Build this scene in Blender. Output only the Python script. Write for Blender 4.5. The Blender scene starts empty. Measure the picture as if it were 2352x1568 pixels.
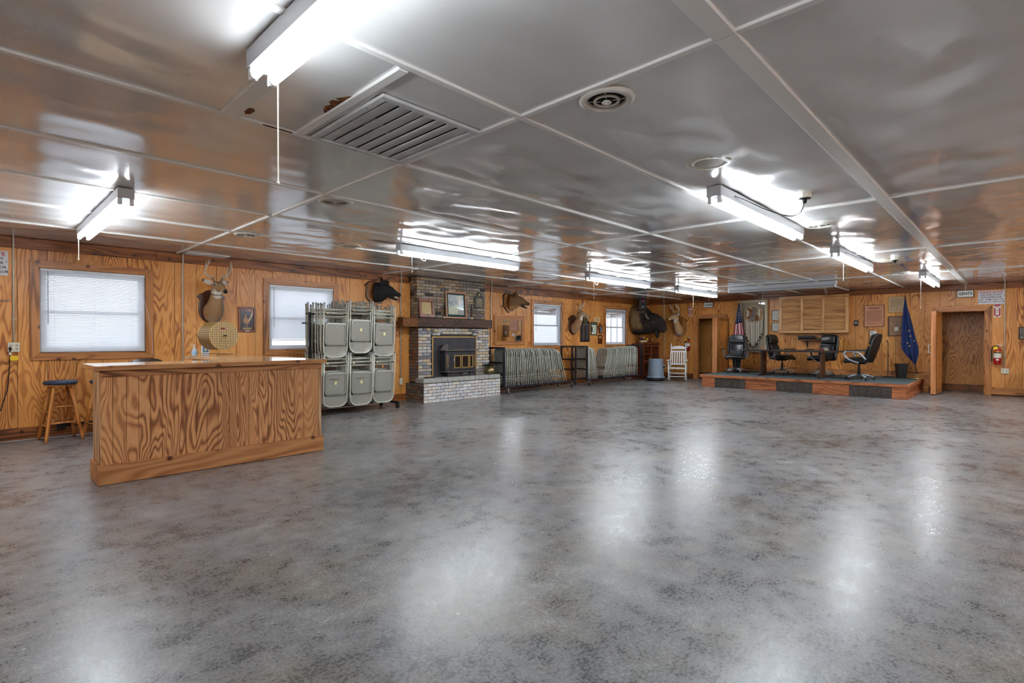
import bpy, bmesh, math, random
from mathutils import Vector, Matrix
random.seed(7)
SC = bpy.context.scene
COL = SC.collection
PI = math.pi

# ---------------------------------------------------------------- camera
CAMZ = 1.3514
F_PX, YAW, PITCH, ROLL = 1207.56, 0.7662, -0.0065, 0.0009
def setup_camera():
    cd = bpy.data.cameras.new('camera'); cam = bpy.data.objects.new('camera', cd); COL.objects.link(cam)
    cd.sensor_fit = 'HORIZONTAL'; cd.sensor_width = 36.0; cd.lens = 36.0 * F_PX / 2352.0
    cd.clip_start = 0.05; cd.clip_end = 300
    c, s = math.cos(YAW), math.sin(YAW)
    f0, r0, u0 = Vector((c, s, 0)), Vector((s, -c, 0)), Vector((0, 0, 1))
    f = f0 * math.cos(PITCH) + u0 * math.sin(PITCH)
    u2 = u0 * math.cos(PITCH) - f0 * math.sin(PITCH)
    r = r0 * math.cos(ROLL) + u2 * math.sin(ROLL)
    u = u2 * math.cos(ROLL) - r0 * math.sin(ROLL)
    m = Matrix((( r.x, u.x, -f.x, 0), (r.y, u.y, -f.y, 0), (r.z, u.z, -f.z, CAMZ), (0, 0, 0, 1)))
    cam.matrix_world = m
    SC.camera = cam
setup_camera()

# ---------------------------------------------------------------- world, exposure
SKY = 0.9
TUBE = 17.0
w = bpy.data.worlds.new('overcast sky'); SC.world = w; w.use_nodes = True
bg = w.node_tree.nodes['Background']
bg.inputs[0].default_value = (0.86, 0.92, 1.0, 1); bg.inputs[1].default_value = SKY
SC.view_settings.view_transform = 'Standard'; SC.view_settings.look = 'None'
SC.view_settings.gamma = 1.0; SC.view_settings.use_curve_mapping = False
SC.view_settings.exposure = 1.75

cy = SC.cycles
cy.max_bounces = 6; cy.diffuse_bounces = 3; cy.glossy_bounces = 3; cy.transmission_bounces = 3; cy.transparent_max_bounces = 8
cy.use_adaptive_sampling = True; cy.adaptive_threshold = 0.05; cy.caustics_reflective = False; cy.caustics_refractive = False
cy.sample_clamp_indirect = 6.0

# ---------------------------------------------------------------- room numbers (metres, floor z=0, camera above the origin)
CEIL, YW, XW = 2.673, 9.473, 16.887
XR, YR = -4.2, -3.6                      # walls behind the photographer

# ---------------------------------------------------------------- mesh helper
class MB:
    def __init__(s): s.v, s.f, s.c = [], [], []
    def add(s, vs, fs, col=None):
        o = len(s.v); s.v += [tuple(p) for p in vs]; s.f += [tuple(i + o for i in q) for q in fs]
        s.c += [col] * len(vs)
        return s
    def box(s, x0, x1, y0, y1, z0, z1, M=None, col=None):
        vs = [Vector((x, y, z)) for z in (z0, z1) for y in (y0, y1) for x in (x0, x1)]
        if M is not None: vs = [M @ p for p in vs]
        return s.add(vs, [(0, 2, 3, 1), (4, 5, 7, 6), (0, 1, 5, 4), (2, 6, 7, 3), (0, 4, 6, 2), (1, 3, 7, 5)], col)
    def bar(s, p0, p1, w, h, up=(0, 0, 1), col=None):
        p0, p1 = Vector(p0), Vector(p1); d = (p1 - p0); L = d.length; d.normalize()
        up = Vector(up)
        if abs(d.dot(up)) > 0.99: up = Vector((1, 0, 0))
        sx = d.cross(up).normalized(); uz = sx.cross(d)
        M = Matrix(((d.x, sx.x, uz.x, p0.x), (d.y, sx.y, uz.y, p0.y), (d.z, sx.z, uz.z, p0.z), (0, 0, 0, 1)))
        return s.box(0, L, -w / 2, w / 2, -h / 2, h / 2, M, col)
    def tube(s, pts, r, n=8, cap=True, col=None, closed=False):
        pts = [Vector(p) for p in pts]; N = len(pts)
        rs = r if isinstance(r, (list, tuple)) else [r] * N
        o = []
        ref = None
        for i, p in enumerate(pts):
            if closed: d = pts[(i + 1) % N] - pts[i - 1]
            else: d = pts[min(i + 1, N - 1)] - pts[max(i - 1, 0)]
            d = d.normalized() if d.length > 1e-9 else Vector((0, 0, 1))
            if ref is None:
                ref = Vector((0, 0, 1)) if abs(d.z) < 0.9 else Vector((1, 0, 0))
            a = (ref - d * ref.dot(d)).normalized(); b = d.cross(a); ref = a
            o.append([p + (a * math.cos(2 * PI * k / n) + b * math.sin(2 * PI * k / n)) * rs[i] for k in range(n)])
        vs = [q for ring in o for q in ring]; fs = []
        for i in range(N if closed else N - 1):
            j = (i + 1) % N
            for k in range(n):
                fs.append((i * n + k, i * n + (k + 1) % n, j * n + (k + 1) % n, j * n + k))
        if cap and not closed:
            fs.append(tuple(range(n - 1, -1, -1))); fs.append(tuple((N - 1) * n + k for k in range(n)))
        return s.add(vs, fs, col)
    def cyl(s, p0, p1, r, n=12, r1=None, col=None):
        return s.tube([p0, p1], [r, r if r1 is None else r1], n, True, col)
    def lathe(s, prof, n=20, o=(0, 0, 0), M=None, col=None):
        vs, fs = [], []; K = len(prof)
        for k in range(n):
            a = 2 * PI * k / n
            for r, z in prof:
                p = Vector((r * math.cos(a) + o[0], r * math.sin(a) + o[1], z + o[2]))
                vs.append(M @ p if M is not None else p)
        for k in range(n):
            k2 = (k + 1) % n
            for i in range(K - 1):
                fs.append((k * K + i, k2 * K + i, k2 * K + i + 1, k * K + i + 1))
        a_, b_ = prof[0][0] > 1e-6, prof[-1][0] > 1e-6
        if a_ and b_:            # a ring: join the profile's end to its start
            if K > 2: fs += [(k * K + K - 1, ((k + 1) % n) * K + K - 1, ((k + 1) % n) * K, k * K) for k in range(n)]
        elif a_: fs.append(tuple(k * K for k in range(n - 1, -1, -1)))
        elif b_: fs.append(tuple(k * K + K - 1 for k in range(n)))
        return s.add(vs, fs, col)
    def prism(s, poly, y0, y1, M=None, col=None):
        """outline in local x,z extruded along y (y0 = front)"""
        n = len(poly)
        vs = [Vector((x, y0, z)) for x, z in poly] + [Vector((x, y1, z)) for x, z in poly]
        if M is not None: vs = [M @ p for p in vs]
        fs = [tuple(range(n)), tuple(range(2 * n - 1, n - 1, -1))]
        for i in range(n):
            j = (i + 1) % n
            fs.append((i, i + n, j + n, j))
        return s.add(vs, fs, col)
    def slab(s, poly, z0, z1, col=None):
        n = len(poly)
        vs = [(x, y, z0) for x, y in poly] + [(x, y, z1) for x, y in poly]
        fs = [tuple(range(n - 1, -1, -1)), tuple(range(n, 2 * n))]
        for i in range(n):
            j = (i + 1) % n
            fs.append((i, j, j + n, i + n))
        return s.add(vs, fs, col)
    def sphere(s, c, r, nu=12, nv=8, M=None, col=None):
        rx, ry, rz = r if isinstance(r, (list, tuple)) else (r, r, r)
        vs, fs = [], []
        for i in range(nv + 1):
            t = PI * i / nv
            for k in range(nu):
                a = 2 * PI * k / nu
                p = Vector((math.sin(t) * math.cos(a) * rx, math.sin(t) * math.sin(a) * ry, math.cos(t) * rz))
                if M is not None: p = M @ p
                vs.append(p + Vector(c))
        for i in range(nv):
            for k in range(nu):
                fs.append((i * nu + k, (i + 1) * nu + k, (i + 1) * nu + (k + 1) % nu, i * nu + (k + 1) % nu))
        return s.add(vs, fs, col)
    def grid(s, fn, nu, nv, thick=None, col=None):
        P = [[Vector(fn(i / nu, j / nv)) for i in range(nu + 1)] for j in range(nv + 1)]
        vs = [p for row in P for p in row]
        fs = [(j * (nu + 1) + i, j * (nu + 1) + i + 1, (j + 1) * (nu + 1) + i + 1, (j + 1) * (nu + 1) + i) for j in range(nv) for i in range(nu)]
        return s.add(vs, fs, col)
    def loft(s, rings, n=20, cap=True, colf=None):
        """rings: (centre, dirx, dirz, rx, rz)"""
        vs, cs = [], []
        for (c, ax, az, rx, rz) in rings:
            c, ax, az = Vector(c), Vector(ax), Vector(az)
            for k in range(n):
                a = 2 * PI * k / n
                vs.append(c + ax * (rx * math.cos(a)) + az * (rz * math.sin(a)))
        N = len(rings); fs = []
        for i in range(N - 1):
            for k in range(n):
                fs.append((i * n + k, i * n + (k + 1) % n, (i + 1) * n + (k + 1) % n, (i + 1) * n + k))
        if cap:
            fs.append(tuple(range(n - 1, -1, -1))); fs.append(tuple((N - 1) * n + k for k in range(n)))
        return s.add(vs, fs)
    def mesh(s, name, mat, smooth=False, colfn=None, fix=True):
        me = bpy.data.meshes.new(name); me.from_pydata(s.v, [], s.f)
        if fix:
            bm = bmesh.new(); bm.from_mesh(me)
            bmesh.ops.recalc_face_normals(bm, faces=bm.faces[:]); bm.to_mesh(me); bm.free()
        if mat is not None:
            for m in (mat if isinstance(mat, (list, tuple)) else [mat]): me.materials.append(m)
        if smooth: me.polygons.foreach_set('use_smooth', [True] * len(me.polygons))
        if colfn or any(c is not None for c in s.c):
            at = me.color_attributes.new('Col', 'FLOAT_COLOR', 'POINT')
            for i, vv in enumerate(me.vertices):
                c = colfn(vv.co) if colfn else (s.c[i] or (0.5, 0.5, 0.5))
                at.data[i].color = (c[0], c[1], c[2], 1)
        me.update()
        return me
    def build(s, name, mat, parent=None, smooth=False, bevel=0, colfn=None, seg=1, sub=0, fix=True, autosmooth=None):
        me = s.mesh(name, mat, smooth, colfn, fix)
        return link(name, me, parent, bevel, seg, sub, autosmooth)

def link(name, me, parent=None, bevel=0, seg=1, sub=0, autosmooth=None):
    o = bpy.data.objects.new(name, me); COL.objects.link(o); o.parent = parent
    if bevel:
        b = o.modifiers.new('bevel', 'BEVEL'); b.width = bevel; b.segments = seg; b.limit_method = 'ANGLE'; b.angle_limit = 0.7
    if sub:
        b = o.modifiers.new('sub', 'SUBSURF'); b.levels = sub; b.render_levels = sub
    if autosmooth:
        me.polygons.foreach_set('use_smooth', [True] * len(me.polygons))
        for e in me.edges: pass
        bm = bmesh.new(); bm.from_mesh(me)
        for e in bm.edges:
            if len(e.link_faces) == 2 and e.calc_face_angle(0) > autosmooth: e.smooth = False
        bm.to_mesh(me); bm.free()
    return o

def tag(o, label=None, cat=None, group=None, kind=None):
    if label: o['label'] = label
    if cat: o['category'] = cat
    if group: o['group'] = group
    if kind: o['kind'] = kind
    return o
def thing(name, label, cat, loc=(0, 0, 0), rotz=0.0, group=None):
    o = bpy.data.objects.new(name, None); COL.objects.link(o); o.empty_display_size = 0.1
    o.location = loc; o.rotation_euler = (0, 0, rotz)
    return tag(o, label, cat, group)
def struct(name, mb_or_none, mat=None, **kw):
    if mb_or_none is None:
        o = bpy.data.objects.new(name, None); COL.objects.link(o)
    else: o = mb_or_none.build(name, mat, None, **kw)
    o['kind'] = 'structure'
    return o
def children_of(o): return CH.get(o.name, [c for c in COL.objects if c.parent == o])
CH = {}
def copy_tree(o, parent=None, kids=None):
    c = o.copy(); COL.objects.link(c); c.parent = parent
    for ch in (kids if kids is not None else [k for k in o.children]):
        copy_tree(ch, c)
    return c
ORD = ['first', 'second', 'third', 'fourth', 'fifth', 'sixth', 'seventh', 'eighth', 'ninth', 'tenth', 'eleventh', 'twelfth', 'thirteenth', 'fourteenth', 'fifteenth', 'sixteenth', 'seventeenth', 'eighteenth', 'nineteenth', 'twentieth']
ORD += ['twenty-' + w_ for w_ in ORD[:9]] + ['thirtieth'] + ['thirty-' + w_ for w_ in ORD[:9]] + ['fortieth']
BACK = -PI / 2            # rotz of things hung on the back wall (local front = -y)

def smooth_line(pts, k=6):
    out = []; n = len(pts); P = [Vector(p) for p in pts]
    for i in range(n - 1):
        a, b, c, d = P[max(i - 1, 0)], P[i], P[i + 1], P[min(i + 2, n - 1)]
        for j in range(k):
            t = j / k; out.append(.5 * ((2 * b) + (c - a) * t + (2 * a - 5 * b + 4 * c - d) * t * t + (3 * b - a - 3 * c + d) * t ** 3))
    return out + [P[-1]]

# ---------------------------------------------------------------- material helper
def nt(name):
    m = bpy.data.materials.new(name); m.use_nodes = True
    t = m.node_tree; b = t.nodes['Principled BSDF']
    return m, t, b
def S(c):          # sRGB 0..255 -> linear
    return tuple(((x / 255) / 12.92 if x / 255 <= 0.04045 else ((x / 255 + 0.055) / 1.055) ** 2.4) for x in c) + (1,)
def node(t, typ, **kw):
    n = t.nodes.new(typ)
    for k, v_ in kw.items():
        if k == 'ins':
            for a, b in v_.items(): n.inputs[a].default_value = b
        else: setattr(n, k, v_)
    return n
def ramp(t, stops, fac=None, interp='LINEAR'):
    r = t.nodes.new('ShaderNodeValToRGB'); e = r.color_ramp; e.interpolation = interp
    e.elements[0].position, e.elements[0].color = stops[0][0], stops[0][1]
    e.elements[1].position, e.elements[1].color = stops[-1][0], stops[-1][1]
    for p, c in stops[1:-1]:
        x = e.elements.new(p); x.color = c
    if fac is not None: t.links.new(fac, r.inputs[0])
    return r
def mth(t, op, a, b=None, c=None):
    n = t.nodes.new('ShaderNodeMath'); n.operation = op
    for i, x in enumerate((a, b, c)):
        if x is None: continue
        if isinstance(x, (int, float)): n.inputs[i].default_value = x
        else: t.links.new(x, n.inputs[i])
    return n.outputs[0]
def mixc(t, fac, a, b, blend='MIX'):
    n = t.nodes.new('ShaderNodeMix'); n.data_type = 'RGBA'; n.blend_type = blend
    for i, x in ((0, fac), (6, a), (7, b)):
        if isinstance(x, (int, float)): n.inputs[i].default_value = x
        elif isinstance(x, tuple): n.inputs[i].default_value = x
        else: t.links.new(x, n.inputs[i])
    return n.outputs[2]
def coords(t, scale=(1, 1, 1), loc=(0, 0, 0), seed=False):
    tc = t.nodes.new('ShaderNodeTexCoord'); mp = t.nodes.new('ShaderNodeMapping')
    mp.inputs['Scale'].default_value = scale; mp.inputs['Location'].default_value = loc
    src = tc.outputs['Object']
    if seed:
        at = node(t, 'ShaderNodeAttribute', attribute_type='OBJECT', attribute_name='seed')
        cb = t.nodes.new('ShaderNodeCombineXYZ'); t.links.new(at.outputs['Fac'], cb.inputs[0]); t.links.new(at.outputs['Fac'], cb.inputs[1]); t.links.new(at.outputs['Fac'], cb.inputs[2])
        ad = node(t, 'ShaderNodeVectorMath', operation='ADD'); t.links.new(src, ad.inputs[0]); t.links.new(cb.outputs[0], ad.inputs[1]); src = ad.outputs[0]
    t.links.new(src, mp.inputs['Vector'])
    return mp.outputs[0]
def noise(t, vec, scale, detail=3, rough=0.5, dist=0.0):
    n = node(t, 'ShaderNodeTexNoise', ins={'Scale': scale, 'Detail': detail, 'Roughness': rough, 'Distortion': dist}); t.links.new(vec, n.inputs['Vector'])
    return n.outputs['Fac']
def bump(t, b, h, strength=0.3, dist=0.01, normal=None):
    n = node(t, 'ShaderNodeBump', ins={'Strength': strength, 'Distance': dist}); t.links.new(h, n.inputs['Height'])
    if normal is not None: t.links.new(normal, n.inputs['Normal'])
    t.links.new(n.outputs[0], b.inputs['Normal']); return n.outputs[0]
def plain(name, col, rough=0.5, metal=0.0, nz=0.0, nscale=30, spec=0.5, coat=0.0):
    m, t, b = nt(name)
    c = S(col) if max(col) > 1.0 else tuple(col) + (1,)
    b.inputs['Base Color'].default_value = c
    b.inputs['Roughness'].default_value = rough; b.inputs['Metallic'].default_value = metal
    b.inputs['Specular IOR Level'].default_value = spec; b.inputs['Coat Weight'].default_value = coat
    if nz:
        f = noise(t, coords(t), nscale, 3)
        r = ramp(t, [(0.3, tuple(x * (1 - nz) for x in c[:3]) + (1,)), (0.7, tuple(min(1, x * (1 + nz)) for x in c[:3]) + (1,))], f)
        t.links.new(r.outputs[0], b.inputs['Base Color'])
        rr = ramp(t, [(0.3, (max(0.05, rough * (1 - nz * .4)),) * 3 + (1,)), (0.7, (min(1, rough * (1 + nz * .4)),) * 3 + (1,))], f)
        t.links.new(rr.outputs[0], b.inputs['Roughness'])
    return m
def attrmat(name, rough=0.8, nscale=60, nz=0.25, bumps=0.0, aname='Col', spec=0.3):
    m, t, b = nt(name)
    a = node(t, 'ShaderNodeAttribute', attribute_name=aname)
    f = noise(t, coords(t), nscale, 4, 0.6)
    k = ramp(t, [(0.25, (1 - nz,) * 3 + (1,)), (0.75, (1 + nz * 0.6,) * 3 + (1,))], f)
    t.links.new(mixc(t, 1.0, a.outputs['Color'], k.outputs[0], 'MULTIPLY'), b.inputs['Base Color'])
    b.inputs['Roughness'].default_value = rough; b.inputs['Specular IOR Level'].default_value = spec
    if bumps: bump(t, b, f, bumps, 0.01)
    return m
def wood(name, light, mid, dark, axis='z', freq=9.0, stretch=5.5, nsc=1.6, rough=0.4, seed=True, bumps=0.12, knots=0.0, streak=0.5, coat=0.15):
    """flat-sawn / rotary-cut grain: contour lines of a stretched noise field running along axis"""
    m, t, b = nt(name)
    sc = [1.0, 1.0, 1.0]; sc['xyz'.index(axis)] = 1.0 / stretch
    vec = coords(t, tuple(sc), seed=seed)
    big = noise(t, vec, nsc, 3, 0.42, 0.3)
    fine = noise(t, vec, 38, 2, 0.65)
    wav = mth(t, 'SINE', mth(t, 'MULTIPLY', big, freq * 2 * PI))
    wav = mth(t, 'POWER', mth(t, 'MULTIPLY_ADD', wav, 0.5, 0.5), 1.6)
    msk = ramp(t, [(0.38, (0.35,) * 3 + (1,)), (0.6, (1, 1, 1, 1))], noise(t, vec, nsc * 0.9, 1, 0.5, 0.6))
    wav = mth(t, 'MULTIPLY', wav, msk.outputs[0])
    wav = mth(t, 'ADD', mth(t, 'MULTIPLY', wav, 1 - streak * 0.5), mth(t, 'MULTIPLY', fine, streak * 0.6))
    tone = noise(t, vec, 0.9, 1)
    r = ramp(t, [(0.12, S(light)), (0.5, S(mid)), (0.93, S(dark))], wav)
    tr = ramp(t, [(0.3, (0.78, 0.74, 0.7, 1)), (0.7, (1.12, 1.1, 1.08, 1))], tone)
    colr = mixc(t, 1.0, r.outputs[0], tr.outputs[0], 'MULTIPLY')
    if knots:
        sx = node(t, 'ShaderNodeSeparateXYZ'); t.links.new(coords(t, (1, 1, 1), seed=seed), sx.inputs[0])
        cb = node(t, 'ShaderNodeCombineXYZ')
        al = sx.outputs['xyz'.index(axis)] if axis != 'z' else mth(t, 'ADD', sx.outputs[0], sx.outputs[1])
        t.links.new(mth(t, 'MULTIPLY', al, 1.0), cb.inputs[0]); t.links.new(sx.outputs[2], cb.inputs[1])
        vo = node(t, 'ShaderNodeTexVoronoi', voronoi_dimensions='2D', ins={'Scale': 6.0 * knots}); t.links.new(cb.outputs[0], vo.inputs['Vector'])
        kr = ramp(t, [(0.035, (0.16, 0.10, 0.07, 1)), (0.06, (0.5, 0.42, 0.36, 1)), (0.10, (1, 1, 1, 1))], vo.outputs['Distance'])
        colr = mixc(t, 1.0, colr, kr.outputs[0], 'MULTIPLY')
    t.links.new(colr, b.inputs['Base Color'])
    b.inputs['Roughness'].default_value = rough; b.inputs['Coat Weight'].default_value = coat; b.inputs['Coat Roughness'].default_value = 0.25
    if bumps: bump(t, b, wav, bumps, 0.004)
    return m
from mathutils import noise as mnoise
# ---------------------------------------------------------------- materials
WALL = wood('plywood wall', (230, 164, 88), (216, 142, 66), (150, 82, 32), freq=32.0, stretch=5.0, nsc=2.1, rough=0.42, streak=0.4, bumps=0)
WALLDK = wood('plywood wall groove', (120, 70, 28), (96, 54, 20), (60, 32, 12), freq=5, rough=0.7, coat=0, bumps=0)
CROWN = wood('crown board', (160, 96, 44), (134, 76, 32), (78, 42, 16), axis='x', freq=16, stretch=9, nsc=2.4, knots=0.55, rough=0.45, bumps=0)
CROWNY = wood('crown board across', (150, 88, 40), (122, 68, 28), (70, 38, 16), axis='y', freq=16, stretch=9, nsc=2.4, knots=0.55, rough=0.45, bumps=0)
TRIMH = wood('window trim horizontal', (202, 138, 78), (176, 112, 56), (110, 64, 28), axis='x', freq=16, stretch=9, nsc=2.6, knots=0.5, rough=0.45, bumps=0)
TRIMV = wood('window trim upright', (202, 138, 78), (176, 112, 56), (110, 64, 28), axis='z', freq=16, stretch=9, nsc=2.6, knots=0.5, rough=0.45, bumps=0)
TRIMY = wood('door trim across', (208, 144, 84), (184, 118, 62), (120, 70, 32), axis='y', freq=16, stretch=9, nsc=2.6, knots=0.5, rough=0.45, bumps=0)
COUNTERW = wood('counter plywood', (228, 174, 120), (206, 144, 90), (132, 78, 42), freq=40.0, stretch=4.2, nsc=2.3, rough=0.55, streak=0.6, bumps=0.25, coat=0)
COUNTERB = wood('counter board', (206, 150, 98), (172, 112, 62), (98, 58, 30), axis='x', freq=18, stretch=8, nsc=2.6, knots=0.45, rough=0.55, coat=0)
COUNTERE = wood('counter end plywood', (222, 190, 150), (196, 150, 104), (140, 92, 56), freq=9.0, stretch=7.0, nsc=2.2, rough=0.6, coat=0, bumps=0)
STAGEW = wood('stage board', (206, 132, 84), (184, 110, 66), (140, 78, 44), axis='y', freq=20, stretch=10, nsc=2.6, rough=0.5, coat=0.1, bumps=0)
STAGEX = wood('stage board side', (200, 128, 84), (172, 104, 64), (128, 72, 42), axis='x', freq=20, stretch=10, nsc=2.6, rough=0.5, coat=0.1, bumps=0)
PINE = wood('pine lath', (216, 150, 96), (200, 132, 80), (168, 100, 54), axis='z', freq=4, stretch=8, nsc=2.2, rough=0.5, bumps=0)
OAK = wood('oak cabinet', (226, 176, 116), (204, 148, 88), (160, 104, 56), axis='x', freq=9, stretch=9, nsc=3.5, rough=0.4, bumps=0)
OAKV = wood('oak cabinet upright', (226, 176, 116), (204, 148, 88), (160, 104, 56), axis='z', freq=9, stretch=9, nsc=3.5, rough=0.4, bumps=0)
STOOLW = wood('stool wood', (218, 150, 78), (196, 122, 56), (150, 86, 36), axis='z', freq=4, stretch=7, nsc=5, rough=0.3, bumps=0)
DARKW = wood('dark walnut', (84, 44, 24), (62, 30, 17), (36, 17, 10), axis='z', freq=4, stretch=6, nsc=4, rough=0.3, bumps=0)
MAHOG = wood('mahogany', (120, 52, 32), (92, 36, 22), (58, 22, 14), axis='z', freq=5, stretch=7, nsc=4, rough=0.3, bumps=0)
PLAQUE = wood('honey plaque wood', (176, 118, 60), (142, 88, 40), (92, 54, 24), axis='z', freq=5, stretch=4, nsc=6, rough=0.35, bumps=0)
FRAMEW = wood('brown frame wood', (140, 78, 38), (108, 58, 28), (70, 36, 18), axis='z', freq=4, stretch=6, nsc=5, rough=0.35, bumps=0)
BEAM = None
WHITE = plain('white enamel', (232, 234, 236), 0.35)
VINYL = plain('white vinyl', (228, 232, 238), 0.35)
CONDUIT = plain('cream painted conduit', (216, 212, 196), 0.45)
PLATE = plain('ivory switch plate', (226, 220, 200), 0.4)
BATTEN = plain('painted batten', (228, 227, 224), 0.3)
FIXT = plain('white lamp housing', (186, 190, 196), 0.35)
BLACK = plain('black plastic', (20, 20, 22), 0.4)
BLKMET = plain('black steel', (24, 25, 28), 0.35, 0.0, nz=0.2)
NAVYMET = plain('navy painted steel', (26, 33, 46), 0.32, 0.0, nz=0.2, nscale=20)
CHROME = plain('chrome', (200, 202, 206), 0.15, 1.0)
STEEL = plain('brushed steel', (170, 172, 176), 0.3, 1.0)
BRASS = plain('brass', (212, 178, 108), 0.32, 0.85)
OLDBRASS = plain('tarnished brass', (150, 134, 100), 0.35, 1.0, nz=0.3, nscale=12)
RUBBER = plain('black rubber', (28, 29, 32), 0.6)
RED = plain('red enamel', (176, 16, 26), 0.25, coat=0.5)
YELLOW = plain('yellow paper', (246, 206, 40), 0.7)
PAPER = plain('white paper', (232, 230, 222), 0.7, nz=0.05, nscale=60)
INK = plain('black ink', (30, 30, 30), 0.7)
INKG = plain('dark green ink', (24, 60, 48), 0.6)
INKR = plain('red ink', (196, 62, 48), 0.6)
REDP = plain('red print', (170, 30, 52), 0.6)
GREYPL = plain('grey plastic', (120, 134, 150), 0.45, nz=0.1, nscale=10)
HANDLEW = plain('white handle', (232, 232, 232), 0.3)

def m_tube(k=1.0):
    m, t, b = nt('lit fluorescent tube')
    b.inputs['Base Color'].default_value = (0.9, 0.9, 0.9, 1)
    b.inputs['Emission Color'].default_value = (0.87, 0.945, 1.0, 1); b.inputs['Emission Strength'].default_value = TUBE * k
    return m
TUBEM = m_tube(); TUBEDIM = m_tube(.55)  # second copy dimmed for the nearest light, to hold down glare on the ceiling
TUBEOFF = plain('dark fluorescent tube', (196, 200, 208), 0.25)
def m_glass():
    m = bpy.data.materials.new('window glass'); m.use_nodes = True; t = m.node_tree; t.nodes.clear()
    o = t.nodes.new('ShaderNodeOutputMaterial'); tr = t.nodes.new('ShaderNodeBsdfTransparent'); g = t.nodes.new('ShaderNodeBsdfGlossy')
    g.inputs['Roughness'].default_value = 0.03; fr = t.nodes.new("ShaderNodeLayerWeight")
    mx = t.nodes.new('ShaderNodeMixShader'); t.links.new(mth(t, "MULTIPLY_ADD", mth(t, "POWER", fr.outputs["Facing"], 4.0), .4, .04), mx.inputs[0]); t.links.new(tr.outputs[0], mx.inputs[1]); t.links.new(g.outputs[0], mx.inputs[2]); t.links.new(mx.outputs[0], o.inputs[0])
    return m
GLASS = m_glass()
def m_slat():
    m = bpy.data.materials.new('blind slat'); m.use_nodes = True; t = m.node_tree; t.nodes.clear()
    o = t.nodes.new('ShaderNodeOutputMaterial'); d = t.nodes.new('ShaderNodeBsdfDiffuse'); tl = t.nodes.new('ShaderNodeBsdfTranslucent')
    d.inputs[0].default_value = (0.84, 0.86, 0.89, 1); tl.inputs[0].default_value = (0.8, 0.84, 0.9, 1)
    mx = t.nodes.new('ShaderNodeMixShader'); mx.inputs[0].default_value = 0.35
    t.links.new(d.outputs[0], mx.inputs[1]); t.links.new(tl.outputs[0], mx.inputs[2]); t.links.new(mx.outputs[0], o.inputs[0])
    return m
SLAT = m_slat()
def m_mirror():
    m, t, b = nt('mirror'); b.inputs['Base Color'].default_value = (0.86, 0.87, 0.88, 1); b.inputs['Metallic'].default_value = 1; b.inputs['Roughness'].default_value = 0.02
    return m
MIRROR = m_mirror()
def m_floor():
    m, t, b = nt('sealed concrete')
    v = coords(t); vs = coords(t, (1.0, 1.0, 1.0), (3.1, 7.7, 0))
    n1 = noise(t, v, 0.9, 4, 0.6, 0.3); n2 = noise(t, vs, 5.5, 5, 0.72); n3 = noise(t, v, 60, 3, 0.75); n4 = noise(t, vs, 170, 1, 0.6)
    mixv = mth(t, 'ADD', mth(t, 'MULTIPLY', n1, 0.25), mth(t, 'ADD', mth(t, 'MULTIPLY', n2, 0.38), mth(t, 'MULTIPLY', n3, 0.37)))
    base = ramp(t, [(0.39, S((84, 85, 87))), (0.46, S((114, 114, 115))), (0.53, S((138, 138, 139))), (0.61, S((172, 173, 175)))], mixv)
    spk = ramp(t, [(0.3, (0.72, 0.71, 0.70, 1)), (0.5, (1, 1, 1, 1)), (0.72, (1.18, 1.17, 1.15, 1))], n4)
    c = mixc(t, 1.0, base.outputs[0], spk.outputs[0], 'MULTIPLY')
    warm = ramp(t, [(0.46, (1, 1, 1, 1)), (0.62, (1.03, 0.96, 0.86, 1))], noise(t, vs, 1.3, 4, 0.65, 0.3))
    c = mixc(t, 1.0, c, warm.outputs[0], 'MULTIPLY')
    vo = node(t, 'ShaderNodeTexVoronoi', ins={'Scale': 5.0}); t.links.new(v, vo.inputs['Vector'])
    dots = ramp(t, [(0.03, (.8, .8, .8, 1)), (0.05, (0, 0, 0, 1))], vo.outputs['Distance'])
    c = mixc(t, dots.outputs[0], c, S((200, 198, 192)))
    t.links.new(c, b.inputs['Base Color'])
    rr = ramp(t, [(0.40, (0.22,) * 3 + (1,)), (0.60, (0.42,) * 3 + (1,))], mixv)
    t.links.new(rr.outputs[0], b.inputs['Roughness']); b.inputs['Specular IOR Level'].default_value = 0.5
    b.inputs['Coat Weight'].default_value = 0.22; b.inputs['Coat Roughness'].default_value = 0.24
    bump(t, b, n3, 0.06, 0.01)
    return m
FLOORM = m_floor()
def m_ceil():
    m, t, b = nt('glossy painted hardboard')
    v = coords(t)
    n1 = noise(t, v, 0.7, 3, 0.6, 0.5); n2 = noise(t, v, 120, 2, 0.5); n3 = noise(t, v, 2.2, 3, 0.6)
    r = ramp(t, [(0.3, S((206, 205, 203))), (0.7, S((220, 219, 218)))], n1)
    t.links.new(r.outputs[0], b.inputs['Base Color'])
    rr = ramp(t, [(0.3, (0.11,) * 3 + (1,)), (0.7, (0.2,) * 3 + (1,))], n3)
    t.links.new(rr.outputs[0], b.inputs['Roughness']); b.inputs['Specular IOR Level'].default_value = 0.85
    b.inputs['Coat Weight'].default_value = 0.7; b.inputs['Coat Roughness'].default_value = 0.09; b.inputs['Coat IOR'].default_value = 1.6
    bump(t, b, n2, 0.17, 0.003)
    return m
CEILM = m_ceil()
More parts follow.
